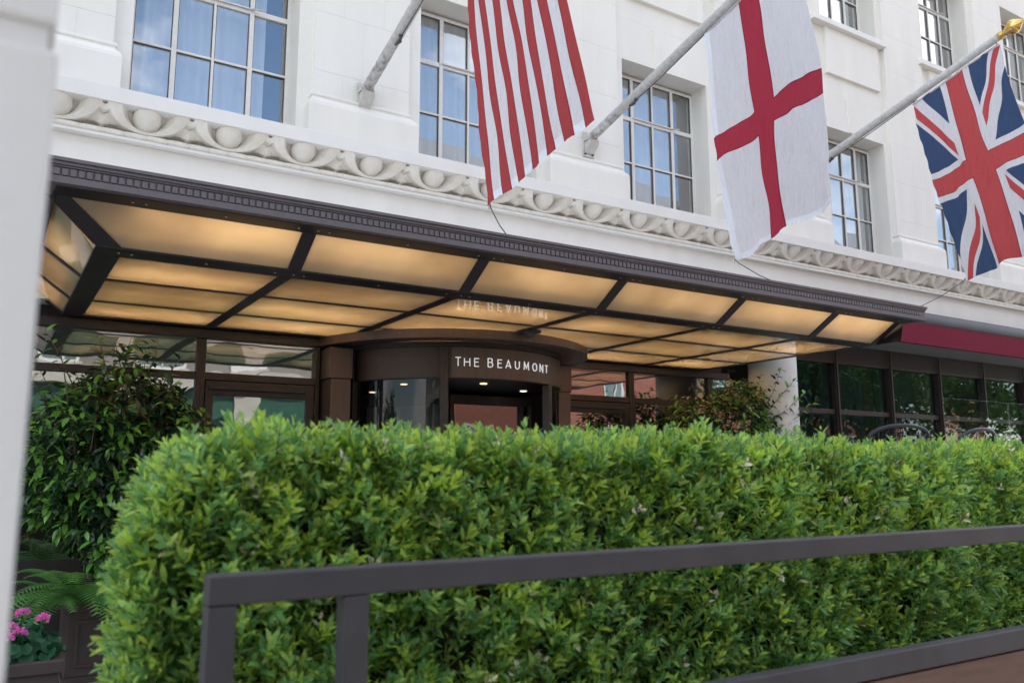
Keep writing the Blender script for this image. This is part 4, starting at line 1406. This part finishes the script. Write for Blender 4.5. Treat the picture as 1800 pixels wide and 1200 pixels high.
# laurel shrubs in planters -----------------------------------------------------
def leafproto(rng, L, W, n=6, mi=0):
    out = []
    for k in range(n):
        lv, lt = leaf_local(L * rng.uniform(0.85, 1.15), W * rng.uniform(0.85, 1.1), rng.uniform(0.2, 0.5), rng.uniform(0.15, 0.45))
        out.append((lv, lt, np.full(len(lt), mi)))
    return out
def planter(name, x0, x1, y0, y1, h, label, group=None):
    t = thing(name, label, 'planter', ((x0 + x1) / 2, (y0 + y1) / 2, 0), group)
    MB().box(x0 + 0.02, x1 - 0.02, y0 + 0.02, y1 - 0.02, 0.05, h - 0.06).build('body', PLANTER, t, bevel=0.006)
    rim = MB()
    rim.box(x0, x1, y0, y0 + 0.05, h - 0.06, h).box(x0, x1, y1 - 0.05, y1, h - 0.06, h).box(x0, x0 + 0.05, y0 + 0.0505, y1 - 0.0505, h - 0.06, h).box(x1 - 0.05, x1, y0 + 0.0505, y1 - 0.0505, h - 0.06, h)
    rim.build('rim', PLANTER, t, bevel=0.005)
    MB().box(x0 + 0.005, x1 - 0.005, y0 + 0.005, y1 - 0.005, 0.0, 0.05).build('foot', PLANTER, t, bevel=0.004)
    pnl = MB()
    a, b, c, d = x0 + 0.08, x1 - 0.08, 0.12, h - 0.12
    for (p, q, r, s_) in ((a, b, c, c + 0.025), (a, b, d - 0.025, d), (a, a + 0.025, c + 0.0255, d - 0.0255), (b - 0.025, b, c + 0.0255, d - 0.0255)):
        pnl.box(p, q, y0 + 0.008, y0 + 0.0195, r, s_)
    a, b = y0 + 0.08, y1 - 0.08
    for (p, q, r, s_) in ((a, b, c, c + 0.025), (a, b, d - 0.025, d), (a, a + 0.025, c + 0.0255, d - 0.0255), (b - 0.025, b, c + 0.0255, d - 0.0255)):
        pnl.box(x1 - 0.0195, x1 - 0.008, p, q, r, s_)
    pnl.build('panel_moulding', PLANTER, t, bevel=0.003)
    MB().box(x0 + 0.051, x1 - 0.051, y0 + 0.051, y1 - 0.051, h - 0.065, h - 0.025).build('soil', SOIL, t)
    return t

def laurel(cx_, cy_, zp, crown, rad, nleaf, label, seed, shoots, nsing):
    rng = np.random.default_rng(seed)
    t = thing('laurel_shrub', label, 'shrub', (cx_, cy_, zp), 'glossy shrubs beside the entrance')
    pr = leafproto(rng, 0.108, 0.048, 7, 0) + leafproto(rng, 0.104, 0.046, 5, 1) + leafproto(rng, 0.085, 0.036, 3, 2)
    mats = [LAUR_D, LAUR_G, LAUR_B]
    tr = MB()
    tips = []
    for k in range(7):
        a = k * 0.9 + rng.uniform(0, 0.5)
        q = np.array(crown) + np.array([math.cos(a) * rad[0], math.sin(a) * rad[1], 0]) * 0.45
        p0 = np.array([cx_ + 0.08 * math.cos(a), cy_ + 0.08 * math.sin(a), zp - 0.03])
        mid = p0 * 0.5 + q * 0.5 + rng.normal(0, 0.04, 3)
        top = q + np.array([rng.normal(0, 0.1), rng.normal(0, 0.1), rad[2] * rng.uniform(0.5, 0.9)])
        tr.tube([p0, mid, q, top], [0.022, 0.016, 0.011, 0.005], 7)
        tips.append((mid, q, top))
    lp = []
    n = 0
    while n < nleaf:
        # a twig on the crown with a rosette of leaves
        u = rng.normal(0, 1, 3)
        u /= np.linalg.norm(u)
        r = rng.uniform(0.45, 1.0) ** 0.5
        bump = 1 + 0.16 * math.sin(4.1 * u[0] + seed) * math.cos(3.3 * u[2] + 1.2 * u[1])
        pos = np.array(crown) + u * np.array(rad) * r * bump
        if pos[1] > 8.72:
            continue
        out_ = u / np.array(rad)
        out_ /= np.linalg.norm(out_)
        td = out_ * 0.8 + np.array([0, 0, 0.35]) + rng.normal(0, 0.3, 3)
        td /= np.linalg.norm(td)
        if rng.random() < 0.22:
            tr.tube([pos - td * 0.25, pos, pos + td * 0.06], [0.005, 0.004, 0.002], 5, cap=False)
        m = int(rng.integers(5, 9))
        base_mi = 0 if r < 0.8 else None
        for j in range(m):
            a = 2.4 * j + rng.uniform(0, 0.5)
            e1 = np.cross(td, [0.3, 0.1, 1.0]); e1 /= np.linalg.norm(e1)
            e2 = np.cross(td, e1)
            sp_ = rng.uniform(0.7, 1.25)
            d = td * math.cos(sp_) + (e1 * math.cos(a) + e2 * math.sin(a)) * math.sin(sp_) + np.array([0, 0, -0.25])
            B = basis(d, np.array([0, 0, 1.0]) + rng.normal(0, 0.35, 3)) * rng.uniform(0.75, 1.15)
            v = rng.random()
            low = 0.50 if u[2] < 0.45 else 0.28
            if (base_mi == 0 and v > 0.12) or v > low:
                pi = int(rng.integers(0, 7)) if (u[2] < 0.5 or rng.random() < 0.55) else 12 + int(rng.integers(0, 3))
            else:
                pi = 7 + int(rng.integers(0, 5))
            lp.append((pi, B, pos - td * 0.02 * j))
            n += 1
    for (p0, p1) in shoots:
        p0, p1 = np.array(p0), np.array(p1)
        tr.tube([p0, (p0 + p1) / 2 + rng.normal(0, 0.02, 3), p1], [0.006, 0.004, 0.002], 5)
        td = (p1 - p0) / np.linalg.norm(p1 - p0)
        L_ = np.linalg.norm(p1 - p0)
        for j in range(int(L_ / 0.045)):
            f = 0.15 + 0.85 * (j * 0.045) / L_
            a = 2.4 * j
            e1 = np.cross(td, [0.3, 0.9, 0.1]); e1 /= np.linalg.norm(e1)
            e2 = np.cross(td, e1)
            d = td * 0.55 + (e1 * math.cos(a) + e2 * math.sin(a)) * 0.8 + np.array([0, 0, -0.15])
            lp.append((int(rng.integers(0, 15)), basis(d, np.array([0, 0, 1.0]) + rng.normal(0, 0.3, 3)) * rng.uniform(0.7, 1.0), p0 + (p1 - p0) * f))
    tr.build('stems', BARK, t, smooth=True)
    def vis(pl):
        p = pl[2]
        return np.linalg.norm(p - C0)
    od = sorted(range(len(lp)), key=lambda i: vis(lp[i]))
    sg = set(od[:nsing])
    lm = [np_mesh('leaf', *p, mats) for p in pr]
    for i in od[:nsing]:
        k, B, pos = lp[i]
        o = link('leaf', lm[k], t)
        o.matrix_basis = Matrix([[*B[0], pos[0]], [*B[1], pos[1]], [*B[2], pos[2]], [0, 0, 0, 1]])
    scatter('foliage', pr, [lp[i] for i in range(len(lp)) if i not in sg], mats, t, 'stuff')
planter('tall_planter', 0.63, 1.42, 7.62, 8.36, 0.60, 'dark brown planter box holding the fern and shrub left of the door', 'planters beside the entrance')
laurel(1.02, 8.0, 0.52, (0.94, 7.98, 1.74), (0.76, 0.62, 0.90), 5600, 'dark glossy leaved shrub in a planter left of the entrance door', 4,
       [((0.6, 7.9, 2.3), (0.32, 7.85, 2.83)), ((0.8, 7.9, 2.4), (0.72, 7.8, 2.82)), ((1.1, 7.9, 2.4), (1.2, 7.8, 2.80)), ((1.25, 7.95, 2.3), (1.42, 7.85, 2.66)), ((0.45, 7.9, 2.1), (0.22, 7.8, 2.5)), ((0.95, 7.8, 2.4), (0.98, 7.75, 2.78))], 295)
planter('tall_planter', 7.75, 8.6, 7.55, 8.3, 0.55, 'dark brown planter box under the shrub right of the revolving door', 'planters beside the entrance')
laurel(8.18, 7.92, 0.52, (8.15, 7.85, 2.0), (0.95, 0.6, 0.82), 4200, 'dark glossy leaved shrub in front of the white column', 9,
       [((8.6, 7.7, 2.3), (8.95, 7.55, 3.02)), ((8.7, 7.7, 2.2), (9.45, 7.5, 2.75)), ((8.75, 7.7, 2.1), (9.62, 7.5, 2.62)), ((8.8, 7.7, 2.0), (9.45, 7.45, 2.35)), ((8.1, 7.7, 2.5), (8.0, 7.6, 2.95)),
        ((8.5, 7.7, 2.4), (8.62, 7.6, 2.92)), ((7.6, 7.7, 2.4), (7.35, 7.6, 2.72)), ((7.7, 7.7, 2.1), (6.95, 7.55, 2.55)), ((8.65, 7.7, 2.3), (9.2, 7.5, 2.9))], 220)

# fern -------------------------------------------------------------------------
fern = thing('fern', 'soft green fern arching over the planter below the left shrub', 'fern', (0.85, 7.7, 0.53))
rf = np.random.default_rng(21)
def frond(p0, ang, L, rise, arch):
    mb = MB()
    pts = []
    for i in range(25):
        t = i / 24
        r_ = L * t
        pts.append(np.array([p0[0] + math.cos(ang) * r_, p0[1] + math.sin(ang) * r_, p0[2] + rise * t - arch * t * t]))
    mb.tube(pts[::4], [0.004, 0.0035, 0.003, 0.0025, 0.002, 0.0015, 0.001], 4, cap=False)
    for i in range(2, 25):
        t = i / 24
        d = pts[i] - pts[i - 1]
        d /= np.linalg.norm(d)
        side_ = np.cross(d, [0, 0, 1.0]); side_ /= np.linalg.norm(side_)
        up = np.cross(side_, d)
        w_ = L * 0.30 * math.sin(math.pi * min(1.0, 0.18 + 0.82 * (1 - t))) * (1 - t * 0.55) + 0.006
        for s_ in (-1, 1):
            q = pts[i]
            dirp = side_ * s_ * 0.92 + d * 0.38 - up * 0.18
            for k in range(3):            # toothed pinna from three short segments
                a = q + dirp * w_ * k / 3
                b = q + dirp * w_ * (k + 1) / 3
                hw0, hw1 = 0.0085 * (1 - k / 3.4), 0.0085 * (1 - (k + 1) / 3.2)
                mb.add([a - d * hw0, b - d * hw1 * 1.5, b + d * hw1, a + d * hw0 * 1.3], [(0, 1, 2, 3)])
    return mb.build('frond', FERNM, fern)
for k in range(42):
    ang = rf.uniform(math.pi * 0.8, math.pi * 2.15)
    frond((0.74 + rf.normal(0, 0.13), 7.66 + rf.normal(0, 0.06), 0.58), ang, rf.uniform(0.42, 0.78), rf.uniform(0.45, 0.85), rf.uniform(0.38, 0.78))

# geranium in the near planter ---------------------------------------------------
planter('small_planter', -0.45, 0.415, 4.88, 5.45, 0.70, 'low dark brown planter with panelled front holding pink geraniums')
ger = thing('geranium', 'pink flowering geranium growing in the low planter by the white pier', 'flower', (0.2, 5.1, 0.68))
rg = np.random.default_rng(5)
gl = []
for k in range(3):
    n = 14
    v = [(0, 0, 0)] + [(0.032 * (1 + 0.10 * math.cos(5 * 2 * math.pi * i / n)) * math.cos(2 * math.pi * i / n), 0.032 * (1 + 0.1 * math.cos(5 * 2 * math.pi * i / n)) * math.sin(2 * math.pi * i / n) + 0.01, 0.009 + 0.004 * math.sin(3 * i + k)) for i in range(n)]
    gl.append(np_mesh('leaf', np.array(v), np.array([(0, 1 + i, 1 + (i + 1) % n) for i in range(n)]), np.zeros(n), [GERM]))
for k in range(230):
    u = rg.normal(0, 1, 3); u /= np.linalg.norm(u)
    if u[2] < -0.1:
        u[2] = -u[2]
    r_ = rg.uniform(0.55, 1.0)
    pos = np.array([0.15, 5.1, 0.68]) + u * np.array([0.30, 0.22, 0.17]) * r_
    B = basis(rg.normal(0, 1, 3) + u * 0.3, u + np.array([0, -0.5, 0.4]) + rg.normal(0, 0.3, 3)) * rg.uniform(0.8, 1.25)
    o = link('leaf', gl[k % 3], ger)
    o.matrix_basis = Matrix([[*B[0], pos[0]], [*B[1], pos[1]], [*B[2], pos[2]], [0, 0, 0, 1]])
petv, pett = leaf_local(0.020, 0.019, 0.3, 0.3)
heads = [(0.262, 4.98, 0.885), (0.205, 4.93, 0.925), (0.17, 4.97, 0.97), (0.30, 5.0, 0.955), (0.13, 4.95, 0.90), (0.05, 5.0, 0.96)]
heads = [(0.215, 4.95, 0.90), (0.175, 4.98, 0.925), (0.225, 5.02, 0.985), (0.315, 5.0, 0.955), (0.16, 4.94, 0.885), (0.02, 5.0, 0.96)]
for hx, hy, hz in heads:
    hz -= 0.065
    hp = []
    for k in range(46):
        u = rg.normal(0, 1, 3); u /= np.linalg.norm(u)
        u[2] = abs(u[2]) * 0.9 - 0.2
        c = np.array([hx, hy, hz]) + u * 0.021
        hp.append((0, basis(u + rg.normal(0, 0.5, 3), rg.normal(0, 1, 3)), c))
    scatter('flower_head', [(petv, pett, np.zeros(len(pett)))], hp, [PINK], ger)
    MB().tube([(hx - 0.03, hy + 0.06, 0.72), (hx - 0.01, hy + 0.02, hz - 0.1), (hx, hy, hz)], 0.004, 6).build('flower_stalk', GERM, ger)

# ------------------------------------------------------------------ terrace chairs and glass screen
def chair(x, y, rz, label):
    t = thing('terrace_chair', label, 'chair', (x, y, 1.0), 'metal chairs on the raised terrace')
    R_ = Matrix.Rotation(rz, 3, 'Z')
    def tr(pts):
        return [tuple(R_ @ Vector(p) + Vector((x, y, 1.0))) for p in pts]
    arch = [(-0.44, 0.0, 0.45)] + [(-0.44 * math.cos(a), -0.12 * math.sin(a) - 0.03, 0.90 + 0.21 * math.sin(a) ** 0.55) for a in [math.pi * k / 14 for k in range(15)]] + [(0.44, 0.0, 0.45)]
    MB().tube(tr(arch), 0.022, 8).build('back_frame', CHAIRM, t, smooth=True)
    sb = MB()
    for q in range(-3, 4):
        sb.tube(tr([(q * 0.11, 0.02, 0.46), (q * 0.115, -0.11, 1.07 - abs(q) * 0.012)]), 0.006, 6)
    sb.build('back_slats', CHAIRM, t)
    s_ = MB().box(-0.41, 0.41, 0.0, 0.52, 0.43, 0.46)
    s_.v = [tuple(R_ @ Vector(p) + Vector((x, y, 1.0))) for p in s_.v]
    s_.build('seat', CHAIRM, t, bevel=0.01)
    for sx, sy in ((-0.38, 0.03), (0.38, 0.03), (-0.38, 0.48), (0.38, 0.48)):
        MB().tube(tr([(sx, sy, 0.43), (sx * 1.1, sy * 1.05, 0)]), 0.014, 8).build('leg', CHAIRM, t)
chair(8.25, 5.5, math.radians(-8), 'dark tubular metal chair with broad arched back above the hedge, nearer the column')
chair(9.72, 5.5, math.radians(6), 'dark tubular metal chair with broad arched back above the hedge, farther from the column')
gs = thing('glass_screen', 'frameless clear glass wind screen standing on the terrace by the restaurant windows', 'glass screen', (12.5, 6.4, 1.0))
for k in range(3):
    MB().box(10.72 + 1.6 * k, 12.30 + 1.6 * k, 6.40, 6.412, 1.03, 2.60).build('glass_panel', GLASS_CLEAR, gs, bevel=0.002)
    for z in (0.15, 1.43):
        MB().box(10.72 + 1.6 * k + z - 0.03, 10.72 + 1.6 * k + z + 0.03, 6.385, 6.425, 1.0, 1.09).build('clamp', STEEL, gs, bevel=0.004)

# table lamp in the lobby
lp_ = thing('lobby_lamp', 'cream drum shaded lamp standing inside behind the revolving door', 'lamp', (4.75, 11.6, 0))
MB().lathe([(0.0, 0.0), (0.2, 0.0), (0.2, 0.03), (0.03, 0.06), (0.03, 1.75), (0.0, 1.75)], 20, 0, (4.75, 11.6, 0)).build('stand', BRONZE, lp_, smooth=True)
MB().lathe([(0.27, 1.62), (0.27, 2.28)], 32, 0, (4.75, 11.6, 0)).build('lamp_shade', SHADE, lp_, smooth=True)

# ------------------------------------------------------------------ the other side of the street (seen mirrored in the glass)
def street_block(name, x0, x1, y0, h, m, label, cat, wx, rows, first_m=None, band=None):
    t = thing(name, label, cat, ((x0 + x1) / 2, y0 - 5, 0))
    MB().box(x0, x1, y0 - 12, y0, 0, h).build('wall', m, t)
    if first_m:
        MB().box(x0 + 0.01, x1 - 0.01, y0, y0 + 0.12, 0.0, 4.6).build('shopfront', first_m, t)
        MB().box(x0, x1, y0, y0 + 0.35, 4.601, 5.1).build('shop_cornice', PALE, t)
        for q in range(int((x1 - x0) / 4.1)):
            xq = x0 + 0.8 + 4.1 * q
            MB().box(xq, xq + 0.7, y0 + 0.1205, y0 + 0.22, 0.0, 4.6).build('shop_pier', PALE, t)
            MB().box(xq + 0.95, xq + 3.85, y0 + 0.1205, y0 + 0.16, 0.6, 3.5).build('shop_window', GLASS_DK, t)
            MB().box(xq + 0.95, xq + 3.85, y0 + 0.1605, y0 + 0.2, 2.7, 2.8).build('shop_transom', WHITEM, t)
    MB().box(x0 - 0.1, x1 + 0.1, y0, y0 + 0.35, h - 0.5, h).build('parapet', PALE if band is None else band, t)
    n = int((x1 - x0 - 1) / wx)
    for j, (za, zb_) in enumerate(rows):
        for i in range(n):
            xa = x0 + 1 + i * wx + 0.3
            f = MB().box(xa - 0.12, xa + 1.22, y0, y0 + 0.06, za - 0.12, zb_ + 0.12)
            ob = f.build('window', WHITEM, t)
            MB().box(xa, xa + 1.1, y0 + 0.0605, y0 + 0.075, za, zb_).build('pane', GLASS_DK, ob)
            bars = MB().box(xa + 0.52, xa + 0.58, y0 + 0.0755, y0 + 0.10, za, zb_).box(xa, xa + 1.1, y0 + 0.1005, y0 + 0.12, (za + zb_) / 2 - 0.035, (za + zb_) / 2 + 0.035)
            bars.build('sash_bar', WHITEM, ob)
            MB().box(xa - 0.2, xa + 1.3, y0 + 0.0, y0 + 0.2, za - 0.25, za - 0.125).build('sill', PALE, ob)
    return t
brick_house = street_block('brick_building', 12.2, 46, -12.5, 14.0, BRICK, 'red brick townhouse with white sash windows across the street', 'house', 3.4, [(1.4, 3.6), (5.2, 7.6), (8.9, 11.2)])
street_block('shop_building', -18, 12.1, -12.5, 8.2, GREYB, 'grey brick building with green tiled shopfront across the street', 'building', 3.0, [(1.2, 3.4), (5.4, 7.2)], GREENT)
MB().hexa([(12.2, -12.7, 14.001), (46, -12.7, 14.001), (46, -24, 14.001), (12.2, -24, 14.001), (13, -14.2, 16.4), (45, -14.2, 16.4), (45, -23, 16.4), (13, -23, 16.4)]).build('roof', SLATE, brick_house)

def tree(x, y, h, r_, label, seed):
    rng = np.random.default_rng(seed)
    t = thing('street_tree', label, 'tree', (x, y, 0), 'street trees by the kerb')
    tr = MB().tube([(x, y, 0), (x + 0.05, y, h * 0.35), (x + 0.1, y + 0.05, h * 0.6), (x + 0.1, y, h * 0.85)], [0.16, 0.13, 0.09, 0.03], 10)
    for k in range(7):
        a = k * 0.9
        tr.tube([(x + 0.07, y, h * (0.36 + 0.04 * k)), (x + math.cos(a) * r_ * 0.45, y + math.sin(a) * r_ * 0.45, h * (0.52 + 0.04 * k)), (x + math.cos(a) * r_ * 0.8, y + math.sin(a) * r_ * 0.8, h * (0.60 + 0.04 * k))], [0.06, 0.035, 0.012], 7)
    tr.build('trunk', BARK, t, smooth=True)
    lv, lt = leaf_local(0.19, 0.10)
    pl = []
    clumps = [np.array([x, y, h * 0.72]) + rng.normal(0, 1, 3) * np.array([r_, r_, h * 0.22]) * 0.5 for _ in range(26)]
    for k in range(6500):
        c = clumps[int(rng.integers(0, 26))]
        pl.append((0, basis(rng.normal(0, 1, 3), rng.normal(0, 1, 3)), c + rng.normal(0, 0.36, 3)))
    scatter('crown', [(lv, lt, np.zeros(len(lt)))], pl, [TREEM], t)
tree(21.5, 0.4, 6.0, 1.8, 'leafy street tree by the kerb, nearest the hotel door', 31)
tree(26.5, -0.6, 6.5, 2.0, 'leafy street tree by the kerb, the middle one of the row', 32)
tree(33.0, -0.6, 6.2, 1.9, 'leafy street tree by the kerb, farthest down the street', 33)
